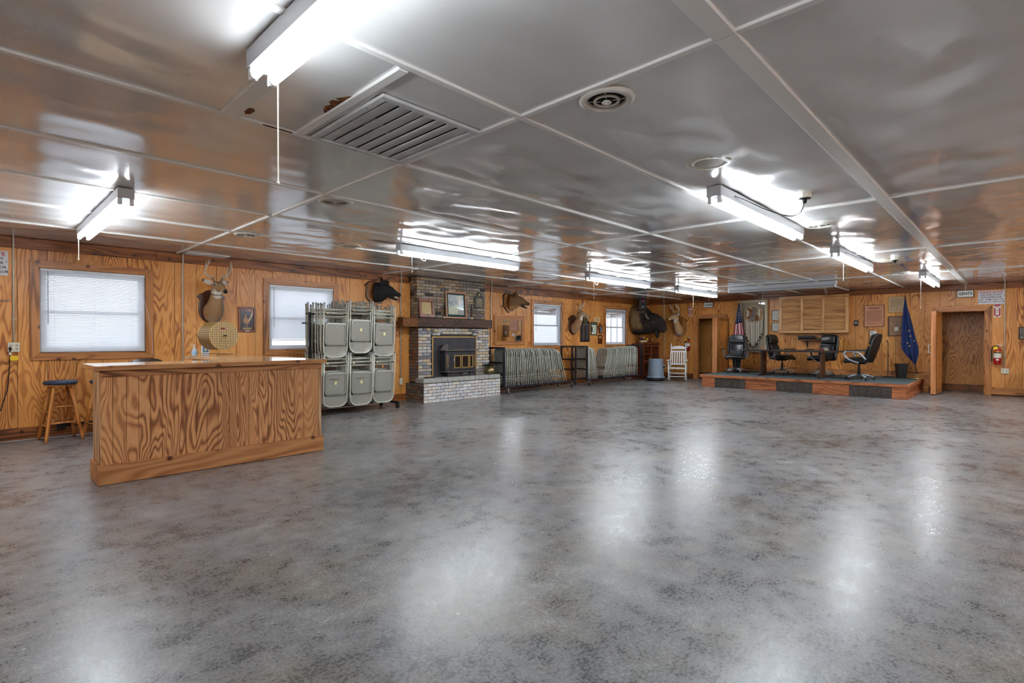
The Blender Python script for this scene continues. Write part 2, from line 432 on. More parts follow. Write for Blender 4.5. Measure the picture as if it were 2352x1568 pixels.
def m_brick():
    m, t, b = nt('weathered brick')
    a = node(t, 'ShaderNodeObjectInfo'); at = node(t, 'ShaderNodeAttribute', attribute_name='Col')
    v = coords(t)
    n = noise(t, v, 75, 5, 0.75); n2 = noise(t, v, 20, 4, 0.65)
    k = ramp(t, [(0.37, (0.3, 0.3, 0.32, 1)), (0.47, (0.85, 0.85, 0.86, 1)), (0.55, (1.05, 1.04, 1.03, 1)), (0.68, (1.3, 1.28, 1.24, 1))], mth(t, 'ADD', mth(t, 'MULTIPLY', n, 0.6), mth(t, 'MULTIPLY', n2, 0.4)))
    t.links.new(mixc(t, 1.0, at.outputs['Color'], k.outputs[0], 'MULTIPLY'), b.inputs['Base Color'])
    b.inputs['Roughness'].default_value = 0.85
    bump(t, b, n, 0.35, 0.004)
    return m
BRICKM = m_brick()
MORTAR = plain('dark mortar', (70, 66, 62), 0.95, nz=0.25, nscale=40)
def m_carpet():
    m, t, b = nt('blue grey carpet')
    n = noise(t, coords(t), 260, 3, 0.7); n2 = noise(t, coords(t), 8, 3)
    r = ramp(t, [(0.3, S((46, 58, 62))), (0.7, S((94, 108, 112)))], mth(t, 'ADD', mth(t, 'MULTIPLY', n, 0.7), mth(t, 'MULTIPLY', n2, 0.3)))
    t.links.new(r.outputs[0], b.inputs['Base Color']); b.inputs['Roughness'].default_value = 0.95; bump(t, b, n, 0.5, 0.004)
    return m
CARPET = m_carpet()

# ---------------------------------------------------------------- floor, ceiling
struct('floor', MB().box(XR, XW + 3.2, YR, YW, -0.1, 0.0), FLOORM)
ceil = struct('ceiling', MB().box(XR, XW + 0.2, YR, YW + 0.2, CEIL + 0.03, CEIL + 0.12), CEILM)
LY = [0.9245 + 1.219 * j for j in range(-4, 8)]            # long joints
CX = [2.298 + 3.690 * i for i in range(-2, 4)]             # cross joints
LYb = [YR] + [y for y in LY if YR + 0.1 < y < YW - 0.05] + [YW]
CXb = [XR] + [x for x in CX if XR + 0.1 < x < XW - 0.05] + [XW]
def wavy(x, y, amp):
    return amp * (mnoise.noise(Vector((x * 0.8, y * 2.2, 1.7))) + 1.0 * mnoise.noise(Vector((x * 2.2, y * 4.6, 9.1))) + 0.75 * mnoise.noise(Vector((x * 4.4, y * 7.5, 4.4))))
for a in range(len(CXb) - 1):
    for b_ in range(len(LYb) - 1):
        x0, x1, y0, y1 = CXb[a], CXb[a + 1], LYb[b_], LYb[b_ + 1]
        if x1 < 0.0 and y1 < 0: far = True
        amp = 0.006 if x0 < 2 else 0.0135
        nu, nv = max(6, int((x1 - x0) / 0.09)), max(4, int((y1 - y0) / 0.07))
        def fn(u, v_, x0=x0, x1=x1, y0=y0, y1=y1, amp=amp):
            x, y = x0 + u * (x1 - x0), y0 + v_ * (y1 - y0)
            e = min(1, 6 * u * (1 - u) + 0.0) * min(1, 5 * v_ * (1 - v_))
            return (x, y, CEIL - 0.004 * math.sin(PI * u) * math.sin(PI * v_) + wavy(x, y, amp) * e)
        mb = MB(); mb.grid(fn, nu, nv)
        p = mb.build('panel', CEILM, ceil, smooth=True, fix=False)
        for q in p.data.polygons: pass
        p.data.flip_normals()
def batten(x0, x1, y0, y1, h=0.013):
    o = MB().box(x0, x1, y0, y1, CEIL - h, CEIL + 0.004).build('batten', BATTEN, ceil, bevel=0.004)
    return o
for y in LY[0:]:
    if not (YR < y < YW - 0.05): continue
    wd = 0.05 if abs(y - LY[4]) < 0.01 else 0.021
    for a in range(len(CXb) - 1):
        batten(CXb[a] + 0.001, CXb[a + 1] - 0.001, y - wd, y + wd, 0.016 if wd > 0.03 else 0.013)
for x in CX:
    if not (XR < x < XW): continue
    for b_ in range(len(LYb) - 1):
        batten(x - 0.021, x + 0.021, LYb[b_] + 0.023, LYb[b_ + 1] - 0.023)
# cross battens of the patched bay beside the return grille
batten(1.03, 1.12, 2.17, 3.338, 0.018); batten(1.465, 1.52, 2.17, 3.338, 0.016)
# torn hardboard corner next to the grille
m_, t_, b_t = nt('torn brown hardboard'); 
r_ = ramp(t_, [(0.4, S((58, 28, 10))), (0.6, S((150, 88, 34)))], noise(t_, coords(t_), 45, 4)); t_.links.new(r_.outputs[0], b_t.inputs['Base Color']); b_t.inputs['Roughness'].default_value = 0.95
TORN = m_
def jag(pts, z0, z1, name, mat):
    MB().slab(pts, z0, z1).build(name, mat, ceil)
jag([(1.462, 2.62), (1.462, 2.93), (1.435, 2.89), (1.42, 2.84), (1.435, 2.80), (1.405, 2.77), (1.415, 2.70), (1.44, 2.66)], CEIL - 0.0075, CEIL - 0.0055, 'torn_patch', TORN)
jag([(1.13, 3.20), (1.155, 3.18), (1.17, 3.20), (1.165, 3.26), (1.145, 3.28), (1.13, 3.25)], CEIL - 0.0075, CEIL - 0.0055, 'torn_patch', TORN)
jag([(1.27, 3.336), (1.45, 3.336), (1.45, 3.352), (1.27, 3.352)], CEIL - 0.0155, CEIL - 0.0125, 'torn_patch', TORN)

# ---------------------------------------------------------------- windows list
WINS = [(0.69, 1.88), (3.69, 4.90), (10.68, 11.88), (14.15, 15.36)]
WZ0, WZ1 = 1.145, 2.29
FIRE = (6.64, 8.66)
def rect_minus(x0, x1, z0, z1, holes):
    """split a rectangle by holes (x0,x1,z0,z1); returns boxes"""
    xs = sorted({x0, x1} | {min(max(h, x0), x1) for hh in holes for h in hh[:2]})
    out = []
    for a, b in zip(xs, xs[1:]):
        if b - a < 1e-4: continue
        m = (a + b) / 2; zz = [(z0, z1)]
        for h in holes:
            if h[0] < m < h[1]:
                nz = []
                for p, q in zz:
                    if h[2] > p: nz.append((p, min(q, h[2])))
                    if h[3] < q: nz.append((max(p, h[3]), q))
                zz = nz
        out += [(a, b, p, q) for p, q in zz if q - p > 1e-4]
    return out
holes_l = [(a, b, WZ0, WZ1) for a, b in WINS]
DOORS = [(6.80, 7.70, -0.01, 2.02), (0.565, 1.42, -0.01, 2.03)]        # ladies, gents (y0,y1,z0,z1)
mb = MB()
for a, b, p, q in rect_minus(XR, XW + 0.12, 0, CEIL + 0.1, holes_l): mb.box(a, b, YW + 0.008, YW + 0.15, p, q)
wl = struct('wall_left', mb, WALLDK)
mb = MB()
for a, b, p, q in rect_minus(YR, YW + 0.12, 0, CEIL + 0.1, DOORS): mb.box(XW + 0.008, XW + 0.12, a, b, p, q)
wb = struct('wall_back', mb, WALLDK)
PW = 0.2985
k = 0; x = 2.56 - PW * 23
while x < XW:
    x0, x1 = max(x, XR), min(x + PW, XW - 0.002)
    if x1 - x0 > 0.02 and not (x0 > FIRE[0] and x1 < FIRE[1]):
        mb = MB()
        for a, b, p, q in rect_minus(x0 + 0.003, x1 - 0.003, 0.14, 2.54, holes_l): mb.box(a, b, YW, YW + 0.0078, p, q)
        if mb.v:
            o = mb.build('plank', WALL, wl); o['seed'] = ((k // 4) * 7.31) % 40.0
    x += PW; k += 1
k = 0; y = 9.47
while y > YR:
    y1, y0 = y, max(y - PW, YR)
    mb = MB()
    for a, b, p, q in rect_minus(y0 + 0.003, y1 - 0.003, 0.14, 2.55, DOORS): mb.box(XW, XW + 0.0078, a, b, p, q)
    if mb.v:
        o = mb.build('plank', WALL, wb); o['seed'] = (50 + (k // 4) * 5.77) % 90.0
    y -= PW; k += 1
# the two walls behind the photographer
o = struct('wall_right', MB().box(XR, XW + 0.12, YR - 0.12, YR, 0, CEIL + 0.1), WALL); o['seed'] = 3.3
o = struct('wall_rear', MB().box(XR - 0.12, XR, YR, YW + 0.15, 0, CEIL + 0.1), WALL); o['seed'] = 13.3

# crown boards and baseboards
def board(name, mat, x0, x1, y0, y1, z0, z1, seed, bevel=0.004):
    o = struct(name, MB().box(x0, x1, y0, y1, z0, z1), mat, bevel=bevel); o['seed'] = seed; return o
cb = [XR, -1.6, 2.02, 5.45, 6.62]
for i in range(4): board('trim_%d' % (i + 1), CROWN, cb[i] + 0.001, cb[i + 1] - 0.001, YW - 0.02, YW - 0.0005, 2.525, 2.668, i * 3.1)
cb = [8.67, 10.85, 12.9, 16.86]
for i in range(3): board('trim_%d' % (i + 5), CROWN, cb[i] + 0.001, cb[i + 1] - 0.001, YW - 0.02, YW - 0.0005, 2.50, 2.668, 20 + i * 3.7)
cb = [YR, 0.2, 2.7, 5.9, 9.45]
for i in range(4): board('trim_%d' % (i + 8), CROWNY, XW - 0.02, XW - 0.0005, cb[i] + 0.001, cb[i + 1] - 0.001, 2.525, 2.668, 31 + i * 3.7)
board('baseboard_left', CROWN, XR, 6.62, YW - 0.018, YW - 0.0005, 0.005, 0.165, 41)
board('baseboard_left_far', CROWN, 8.68, XW - 0.03, YW - 0.018, YW - 0.0005, 0.005, 0.165, 43)
board('baseboard_back', TRIMY, XW - 0.018, XW - 0.0005, 1.62, 6.62, 0.005, 0.50, 47)
board('baseboard_back_corner', CROWNY, XW - 0.018, XW - 0.0005, 7.82, YW - 0.02, 0.005, 0.165, 49)
board('baseboard_back_right', TRIMY, XW - 0.02, XW - 0.0005, YR, 0.455, 0.03, 0.19, 53)

# ---------------------------------------------------------------- windows
slat_me = {}
def window(n, x0, x1, z0, z1, blind, blabel, zstop=None, tilt=0.5, seed=0):
    W = struct('window_%d' % n, None)
    yo = YW
    c = 0.1
    # mitred casing boards
    def cas(poly, mat, sd):
        o = MB().prism(poly, yo - 0.022, yo - 0.0005).build('casing', mat, W, bevel=0.003); o['seed'] = sd
    cas([(x0 - c, z1 + c), (x1 + c, z1 + c), (x1, z1), (x0, z1)][::-1], TRIMH, seed + 1)
    cas([(x0 - c, z0 - c), (x1 + c, z0 - c), (x1, z0), (x0, z0)], TRIMH, seed + 2)
    cas([(x0 - c, z0 - c), (x0, z0), (x0, z1), (x0 - c, z1 + c)], TRIMV, seed + 3)
    cas([(x1, z0), (x1 + c, z0 - c), (x1 + c, z1 + c), (x1, z1)], TRIMV, seed + 4)
    # frame
    mb = MB(); t = 0.035
    mb.box(x0 + .001, x0 + t, yo + .03, yo + .14, z0 + .001, z1 - .001); mb.box(x1 - t, x1 - .001, yo + .03, yo + .14, z0 + .001, z1 - .001)
    mb.box(x0 + t, x1 - t, yo + .03, yo + .14, z1 - t, z1 - .001); mb.box(x0 + t, x1 - t, yo + .03, yo + .14, z0 + .001, z0 + t)
    mb.build('frame', VINYL, W, bevel=0.003)
    zm = z0 + 0.49 * (z1 - z0)
    for nm, za, zb, ya in (('upper_sash', zm - .02, z1 - t, yo + .095), ('lower_sash', z0 + t, zm + .02, yo + .055)):
        mb = MB(); q = 0.04; xa, xb = x0 + t + .001, x1 - t - .001; za += .001; zb -= .001
        mb.box(xa, xa + q, ya, ya + .03, za, zb); mb.box(xb - q, xb, ya, ya + .03, za, zb)
        mb.box(xa + q, xb - q, ya, ya + .03, zb - q, zb); mb.box(xa + q, xb - q, ya, ya + .03, za, za + q)
        s = mb.build(nm, VINYL, W, bevel=0.003)
        MB().box(xa + q - .005, xb - q + .005, ya + .012, ya + .016, za + q - .005, zb - q + .005).build('pane', GLASS, s)
    # mini blind hanging in the opening
    B = thing('mini_blind', blabel, 'blind', (0, 0, 0), 0, 'white mini blinds in the windows')
    MB().box(x0 + .008, x1 - .008, yo - .012, yo + .014, z1 - .036, z1 - .004).build('headrail', VINYL, B, bevel=0.002)
    pitch = 0.0215
    if zstop is None: zstop = z0 + 0.01
    L = x1 - x0 - 0.024
    if blind == 'down':
        key = (round(L, 3), tilt)
        if key not in slat_me:
            mb = MB(); hw = 0.0125; ct, st = math.cos(tilt), math.sin(tilt)
            pr_ = [(-hw, 0), (-hw * .4, .0012), (hw * .4, .0012), (hw, 0)]
            vs = [(-L / 2 + L * e, a * ct - b * st, a * st + b * ct) for e in (0, 1) for a, b in pr_]
            mb.add(vs, [(0, 1, 5, 4), (1, 2, 6, 5), (2, 3, 7, 6)])
            slat_me[key] = mb.mesh('slat', SLAT, smooth=True)
        z = z1 - 0.05
        while z > zstop + 0.025:
            o = link('slat', slat_me[key], B); o.location = ((x0 + x1) / 2, yo + 0.001, z); z -= pitch
        MB().box(x0 + .012, x1 - .012, yo - .011, yo + .013, zstop, zstop + 0.016).build('bottom_rail', VINYL, B, bevel=0.003)
        mb = MB()
        for fx in (0.13, 0.5, 0.87): mb.cyl((x0 + L * fx, yo - .0125, zstop + .01), (x0 + L * fx, yo - .0125, z1 - .03), .0012, 5)
        mb.build('ladder_cord', VINYL, B)
    else:
        mb = MB(); z = z1 - 0.04
        for q in range(14): mb.box(x0 + .012, x1 - .012, yo - .012, yo + .013, z - .0036, z - .0006); z -= .0045
        mb.build('stacked_slats', SLAT, B)
        MB().box(x0 + .012, x1 - .012, yo - .012, yo + .013, z - .016, z - .001).build('bottom_rail', VINYL, B, bevel=0.003)
    MB().cyl((x0 + 0.085, yo - .017, z1 - .04), (x0 + 0.085, yo - .02, z1 - .75), .004, 6).build('tilt_wand', plain('clear grey wand', (120, 124, 130), 0.3), B)
    pts = [(x1 - .05, yo - .018, z1 - .04), (x1 - .035, yo - .022, z1 - .3), (x1 + .02, yo - .027, z1 - .55), (x1 + .075, yo - .03, z1 - .85), (x1 + .085, yo - .03, z1 - 1.18)]
    MB().tube(pts, .0022, 5).build('pull_cord', VINYL, B)
    return W
window(1, *WINS[0], WZ0, WZ1, 'down', 'white mini blind fully lowered in the window above the blue-topped stools', tilt=0.95, seed=2)
window(2, *WINS[1], WZ0, WZ1, 'down', 'white mini blind stopping short of the sill behind the upright chair rack', zstop=WZ0 + 0.16, tilt=1.0, seed=12)
window(3, *WINS[2], WZ0, WZ1, 'down', 'white mini blind with open slats in the window right of the framed mirror', tilt=0.25, seed=22)
window(4, *WINS[3], WZ0, WZ1, 'up', 'white mini blind pulled all the way up in the farthest window', seed=32)

# ---------------------------------------------------------------- outdoors seen through the windows
m_, t_, b_t = nt('frosty ground'); r_ = ramp(t_, [(0.4, S((150, 150, 146))), (0.65, S((214, 216, 220)))], noise(t_, coords(t_), 1.4, 6, 0.7)); t_.links.new(r_.outputs[0], b_t.inputs['Base Color']); b_t.inputs['Roughness'].default_value = 0.95
GROUNDM = m_
o = struct('ground_outside', MB().box(-30, 60, YW + 0.16, 60, -0.35, -0.3), GROUNDM)
PORCHW = wood('porch boards', (176, 140, 116), (150, 114, 92), (104, 76, 60), axis='x', freq=6, stretch=9, nsc=2.5, rough=.8, coat=0)
P = thing('porch_roof', 'brown boarded porch roof seen through the open-slat window', 'porch', (0, 0, 0))
for k in range(14):
    y_ = YW + .35 + k * .2; z_ = 2.62 - k * .022
    o = MB().box(9.2, 21, y_ + .004, y_ + .196, z_, z_ + .02).build('roof_board', PORCHW, P); o['seed'] = k * 2.3
for k in range(9): MB().bar((9.6 + k * 1.35, YW + .3, 2.56), (9.6 + k * 1.35, YW + 3.1, 2.25), .06, .1).build('rafter', VINYL, P)
for k in range(4): MB().box(10.5 + k * 3.4, 10.6 + k * 3.4, YW + 3.0, YW + 3.1, -.3, 2.26).build('post', VINYL, P)
MB().box(9.2, 21, YW + 2.98, YW + 3.12, 2.2, 2.3).build('beam', VINYL, P)
P = thing('white_shed', 'white metal-sided shed outside the farthest window', 'shed', (0, 0, 0))
MB().box(21, 34, 15.5, 19, -.3, 2.9).build('wall', plain('white siding', (206, 208, 212), .7), P)
for k in range(22): MB().box(21.3 + k * .58, 21.36 + k * .58, 15.46, 15.499, -.3, 2.9).build('rib', plain('siding rib', (170, 172, 178), .7), P)
SHRUB = attrmat('frosty shrub', .95, 5, .4, 0)
for k, (x_, y_, r_s) in enumerate(((15.2, 14.6, 1.0), (17.4, 15.6, 1.2), (13.2, 15.2, .9), (5.6, 15.5, 1.1), (2.0, 15.0, 1.3))):
    P = thing('frosty_shrub', '%s pale frosted shrub outside the windows' % ORD[k], 'shrub', (x_, y_, -.3), 0, 'frosted shrubs outdoors')
    mb = MB()
    for q in range(60):
        a, b_ = random.random() * 2 * PI, random.random() ** .6; h_ = random.random()
        c = Vector((r_s * b_ * math.cos(a), r_s * b_ * math.sin(a), .2 + 1.3 * h_ * (1.1 - b_ * .5))); g = random.uniform(.4, .8)
        for w_ in range(3):
            d = Vector((random.uniform(-1, 1), random.uniform(-1, 1), random.uniform(.1, 1))).normalized() * .28
            mb.add([c, c + d, c + d * .6 + Vector((0, 0, .09))], [(0, 1, 2)], (g, g * 1.02, g * .96))
    mb.build('twigs', SHRUB, P, fix=False)['kind'] = 'stuff'
    MB().cyl((0, 0, 0), (0, 0, .8), .05, 6, .02).build('stem', FRAMEW, P)
# ---------------------------------------------------------------- doors
def door(n, y0, y1, zt, leaf_dir, seed, handle):
    D = struct('door_%d' % n, None)
    c = 0.115
    def cas(poly, mat, sd):
        M = Matrix.Rotation(-PI / 2, 4, 'Z')
        mb = MB(); n_ = len(poly)
        vs = [Vector((XW - 0.024, a, z)) for a, z in poly] + [Vector((XW - 0.0005, a, z)) for a, z in poly]
        fs = [tuple(range(n_)), tuple(range(2 * n_ - 1, n_ - 1, -1))] + [(i, i + n_, (i + 1) % n_ + n_, (i + 1) % n_) for i in range(n_)]
        mb.add(vs, fs); o = mb.build('casing', mat, D, bevel=0.003); o['seed'] = sd
    cas([(y0 - c, zt + c), (y1 + c, zt + c), (y1, zt), (y0, zt)], TRIMY, seed + 1)
    cas([(y0 - c, 0.002), (y0, 0.002), (y0, zt), (y0 - c, zt + c)], TRIMV, seed + 2)
    cas([(y1, 0.002), (y1 + c, 0.002), (y1 + c, zt + c), (y1, zt)], TRIMV, seed + 3)
    mb = MB()
    mb.box(XW + .0005, XW + .13, y0 - .0, y0 + .02, 0.002, zt); mb.box(XW + .0005, XW + .13, y1 - .02, y1, 0.002, zt); mb.box(XW + .0005, XW + .13, y0 + .02, y1 - .02, zt - .02, zt)
    o = mb.build('jamb', TRIMV, D); o['seed'] = seed + 4
    return D
d1 = door(1, 6.80, 7.70, 2.02, -1, 60, False)
d2 = door(2, 0.565, 1.42, 2.03, 1, 70, True)
# lobby walls seen through the two doorways
def lobby(y0, y1, depth, seed):
    x1 = XW + depth
    o = struct('wall_lobby', MB().box(x1, x1 + .1, y0, y1, 0, CEIL), WALL); o['seed'] = seed
    o = struct('wall_lobby_side', MB().box(XW + .125, x1, y0 - .1, y0, 0, CEIL), WALL); o['seed'] = seed + 2
    o = struct('wall_lobby_side', MB().box(XW + .125, x1, y1, y1 + .1, 0, CEIL), WALL); o['seed'] = seed + 5
    o = struct('ceiling_lobby', MB().box(XW + .125, x1 + .1, y0 - .1, y1 + .1, CEIL, CEIL + .1), CEILM)
    board('baseboard_lobby', CROWNY, x1 - .02, x1 - .0005, y0 + .01, y1 - .01, 0.01, 0.17, seed)
lobby(-0.4, 2.4, 1.0, 21.0)
lobby(6.3, 8.6, 0.9, 27.0)
def door_leaf(hinge, ang, L, T, H, seed, label, handle=None):
    """thick plywood door swung into the room; local x runs from hinge to free edge"""
    D = thing('open_door', label, 'door', hinge, ang)
    o = MB().box(0.01, L - .02, -T / 2 + .012, T / 2 - .012, 0.02, H).build('core', WALL, D); o['seed'] = seed
    o = MB().box(L - .02, L, -T / 2, T / 2, 0.02, H).build('edge_board', PINE, D, bevel=.004); o['seed'] = seed + 1
    for s in (-1, 1):
        ya, yb = (T / 2 - .012, T / 2) if s > 0 else (-T / 2, -T / 2 + .012)
        for (xa, xb, za, zb) in ((0.0, .08, .02, H), (L - .12, L - .02, .02, H), (.08, L - .12, H - .1, H), (.08, L - .12, .02, .14)):
            o = MB().box(xa, xb, ya, yb, za, zb).build('face_frame', TRIMV, D, bevel=.003); o['seed'] = seed + xa * 3
    if handle:
        s = handle; y_ = s * T / 2
        MB().tube([(L - .08, y_, 1.0), (L - .08, y_ + s * .045, 1.005), (L - .08, y_ + s * .05, 1.03), (L - .08, y_ + s * .05, 1.17), (L - .08, y_ + s * .045, 1.195), (L - .08, y_, 1.2)], .009, 8).build('pull_handle', HANDLEW, D, smooth=True)
    return D
door_leaf((XW - .075, 6.70, 0), math.radians(177), 0.80, 0.15, 1.99, 5, 'plywood ladies room door standing open beside the stage')
door_leaf((XW - .075, 1.40, 0), math.radians(176), 0.80, 0.10, 2.0, 9, 'panelled plywood gents door standing open with a white pull handle', handle=-1)
# ---------------------------------------------------------------- fluorescent fixtures (local x along the tubes, z=0 at the ceiling, hanging down)
def fixture(loc, rot, label, lit=True, pull=None, cord=None, L=2.44):
    T = thing('fluorescent_light', label, 'ceiling light', loc, rot, 'fluorescent lights on the ceiling')
    h = L / 2; w_ = 0.062
    MB().box(-h, h, -w_, w_, -0.095, -0.006).build('housing', FIXT, T, bevel=.003)
    mb = MB()      # raised ballast channel between the tubes
    mb.prism([(-0.03, -.095), (0.03, -.095), (0.018, -.112), (-0.018, -.112)], -h + .05, h - .05, Matrix.Rotation(PI / 2, 4, 'Z'))
    mb.build('ballast_cover', FIXT, T)
    for s in (-1, 1):
        for e in (-1, 1):
            mb = MB(); xa = e * (h - .012)
            mb.box(min(xa, xa - e * .03), max(xa, xa - e * .03), s * .042 - .017, s * .042 + .017, -.150, -.096)
            mb.build('lamp_holder', WHITE, T, bevel=.004)
        MB().cyl((-h + .05, s * .042, -.132), (h - .05, s * .042, -.132), .0185, 12).build('tube', (TUBEDIM if lit == 'dimmed' else TUBEM) if lit else TUBEOFF, T, smooth=False, autosmooth=0.6)
        for e in (-1, 1): MB().cyl((e * (h - .052), s * .042, -.132), (e * (h - .042), s * .042, -.132), .0187, 12).build('tube_cap', STEEL, T)
    if pull:
        px, py, ln = pull
        MB().cyl((px, py, -.1), (px, py, -.1 - ln), .0032, 6).build('pull_chain', CONDUIT, T)
        MB().sphere((px, py, -.1 - ln), .008, 8, 6).build('pull_knob', CONDUIT, T)
    if cord:
        MB().tube(smooth_line(cord), .005, 8).build('power_cord', cordm, T, smooth=True)
    return T
cordm = plain('dark lamp cord', (40, 42, 46), 0.45)
wcord = plain('white lamp cord', (210, 212, 214), 0.45)
fixture((0.955, 1.325, CEIL), PI / 2, 'lit twin-tube fluorescent light nearest the camera at the top of the picture', lit='dimmed', pull=(1.095, -.03, 0.52))
fixture((0.985, 6.88, CEIL), PI / 2, 'lit twin-tube fluorescent light over the counter near the left window', pull=(1.17, .05, 0.29))
cordm = wcord
fixture((5.43, 6.27, CEIL), 0, 'lit twin-tube fluorescent light in front of the brick chimney', pull=(-1.02, -.05, 0.28), cord=[(-.85, .06, -.1), (-.72, .12, -.16), (-.6, .2, -.15), (-.55, .25, -.06)])
fixture((9.92, 6.27, CEIL), 0, 'lit twin-tube fluorescent light between the mirror and the far windows', pull=(-1.05, -.05, 0.42), cord=[(-.9, .06, -.1), (-.75, .12, -.19), (-.55, .2, -.17), (-.5, .25, -.06)])
fixture((13.8, 6.29, CEIL), 0, 'lit twin-tube fluorescent light in the far corner above the ladies sign', pull=(-.35, -.05, 0.4))
cordm = plain('black lamp cord', (30, 32, 36), 0.45)
fixture((5.70, 1.90, CEIL), 0, 'large lit twin-tube fluorescent light with a looped black cord', cord=[(-.92, -.066, -.05), (-.75, -.11, -.07), (-.5, -.2, -.12), (-.3, -.33, -.165), (-.3, -.43, -.15), (-.40, -.49, -.09)])
fixture((9.87, 1.90, CEIL), 0, 'smaller lit twin-tube fluorescent light with a black cord beyond the looped-cord one', pull=(-.55, .03, 0.33), cord=[(-.92, -.066, -.06), (-.6, -.15, -.10), (-.1, -.3, -.14), (.3, -.4, -.13), (.57, -.46, -.075)])
fixture((14.2, 1.35, CEIL), 0, 'small lit twin-tube fluorescent light in front of the gents sign', pull=(-1.0, .05, 0.62))
fixture((13.75, 4.2, CEIL), PI / 2, 'unlit twin-tube fluorescent light above the stage table', lit=False, pull=(-.98, -.03, 0.15))
# unseen fixtures added as fill light behind and right of the photographer
fixture((-2.6, 5.6, CEIL), PI / 2, 'added unseen fluorescent fill light behind the counter end of the hall')
fixture((-2.6, -0.6, CEIL), PI / 2, 'added unseen fluorescent fill light behind the camera on the right')
fixture((5.7, -2.2, CEIL), 0, 'added unseen fluorescent fill light outside the right edge of the picture')

fixture((9.9, -2.2, CEIL), 0, 'added unseen fluorescent fill light far down the right side outside the picture')  # more added fill fixtures out of view, so every tube can run weaker
fixture((14.1, -2.2, CEIL), 0, 'added unseen fluorescent fill light nearest the gents end outside the picture')
fixture((1.4, -2.2, CEIL), 0, 'added unseen fluorescent fill light right of the camera outside the picture')

# junction boxes with plugs
def jbox(x, y, label):
    T = thing('ceiling_junction_box', label, 'junction box', (x, y, CEIL), 0, 'ceiling junction boxes')
    MB().lathe([(0.0, 0), (.058, 0), (.058, -.05), (.05, -.055), (0, -.055)], 8).build('box', CONDUIT, T, autosmooth=.5)
    MB().lathe([(0, -.055), (.052, -.055), (.05, -.062), (.02, -.065), (.02, -.085), (.012, -.1), (0, -.1)], 12).build('plug', BLACK, T, smooth=True)
jbox(5.28, 1.40, 'white octagonal ceiling box feeding the looped black cord')
jbox(10.44, 1.44, 'white octagonal ceiling box feeding the farther black cord')

# ---------------------------------------------------------------- vents and speakers
DARKV = plain('dark duct', (14, 15, 17), 0.9)  # near-black colour painting the shade inside vent openings on flat sheets
VENTW = plain('painted vent ring', (206, 204, 196), 0.4, nz=0.1, nscale=20)
def vent(x, y, r, label, spokes=True):
    T = thing('round_ceiling_vent', label, 'vent', (x, y, CEIL), 0, 'round ceiling vents')
    MB().lathe([(r * .66, -.003), (r * .70, -.02), (r * .84, -.026), (r * .97, -.014), (r, -.003), (r * .99, 0), (r * .66, 0)], 36).build('outer_ring', VENTW, T, smooth=True)
    MB().lathe([(0, -.0015), (r * .72, -.0015), (r * .72, 0), (0, 0)], 36).build('duct_shade', DARKV, T)
    if spokes:
        MB().lathe([(r * .36, -.014), (r * .40, -.022), (r * .46, -.022), (r * .48, -.012), (r * .42, -.008)], 32).build('inner_ring', VENTW, T, smooth=True)
        MB().lathe([(0, -.034), (r * .07, -.034), (r * .09, -.028), (r * .14, -.030), (r * .18, -.026), (r * .14, -.018), (0, -.016)], 28).build('hub', VENTW, T, smooth=True)
        mb = MB()
        for k in range(4):
            a = .5 + k * PI / 2
            mb.bar((r * .2 * math.cos(a), r * .2 * math.sin(a), -.016), (r * .72 * math.cos(a), r * .72 * math.sin(a), -.010), .005, .004)
        mb.build('spokes', VENTW, T)
    else:
        for k, f in enumerate((.18, .30, .42, .54, .66)):
            MB().lathe([(r * f, -.030 + f * .02), (r * (f + .07), -.020 + f * .02), (r * (f + .075), -.018 + f * .02), (r * f, -.026 + f * .02)], 32).build('louvre_ring', VENTW, T, smooth=True)
        MB().sphere((0, 0, -.022), (r * .1, r * .1, .008), 12, 6).build('hub', VENTW, T, smooth=True)
vent(2.455, 1.64, .155, 'large round ceiling vent with a dark open centre nearest the camera')
vent(2.47, 4.735, .165, 'round ceiling vent of nested rings at a panel corner', False)
vent(2.48, 7.085, .15, 'round dark-centred ceiling vent above the deer head and raffle drum')
vent(6.88, 1.66, .16, 'round ceiling vent beyond the end of the looped-cord light')
vent(13.1, 1.72, .17, 'round ceiling vent left of the small light by the gents sign')
vent(12.87, 6.75, .16, 'small dark round ceiling vent in front of the bison head')
vent(13.83, 4.62, .16, 'dark round ceiling vent just behind the unlit light')
def m_grille():
    m, t, b = nt('perforated speaker grille')
    vo = node(t, 'ShaderNodeTexVoronoi', ins={'Scale': 150.0, 'Randomness': 0.0}); t.links.new(coords(t), vo.inputs['Vector'])
    r = ramp(t, [(0.28, S((110, 104, 92))), (0.4, S((186, 178, 158)))], vo.outputs['Distance']); t.links.new(r.outputs[0], b.inputs['Base Color']); b.inputs['Roughness'].default_value = 0.5
    return m
SPKG = m_grille(); SPKR = plain('beige speaker ring', (196, 188, 168), 0.4)
def cspk(x, y, r, label):
    T = thing('ceiling_speaker', label, 'speaker', (x, y, CEIL), 0, 'round ceiling speakers')
    MB().lathe([(r * .62, -.012), (r * .97, -.010), (r, -.002), (r, 0), (r * .62, 0)], 40).build('plate', SPKR, T, smooth=True)
    MB().lathe([(0, -.0125), (r * .62, -.0125), (r * .62, -.004), (0, -.004)], 36).build('grille', SPKG, T)
    for k in range(4):
        a = .6 + k * PI / 2; MB().sphere((r * .78 * math.cos(a), r * .78 * math.sin(a), -.0125), (.007, .007, .003), 8, 5).build('screw', STEEL, T)
cspk(3.87, 1.68, .165, 'beige round ceiling speaker just before the looped-cord light')
cspk(3.82, 6.91, .16, 'round ceiling speaker left of the chimney light')
cspk(10.8, 1.65, .16, 'beige round ceiling speaker beside the second black-cord light')
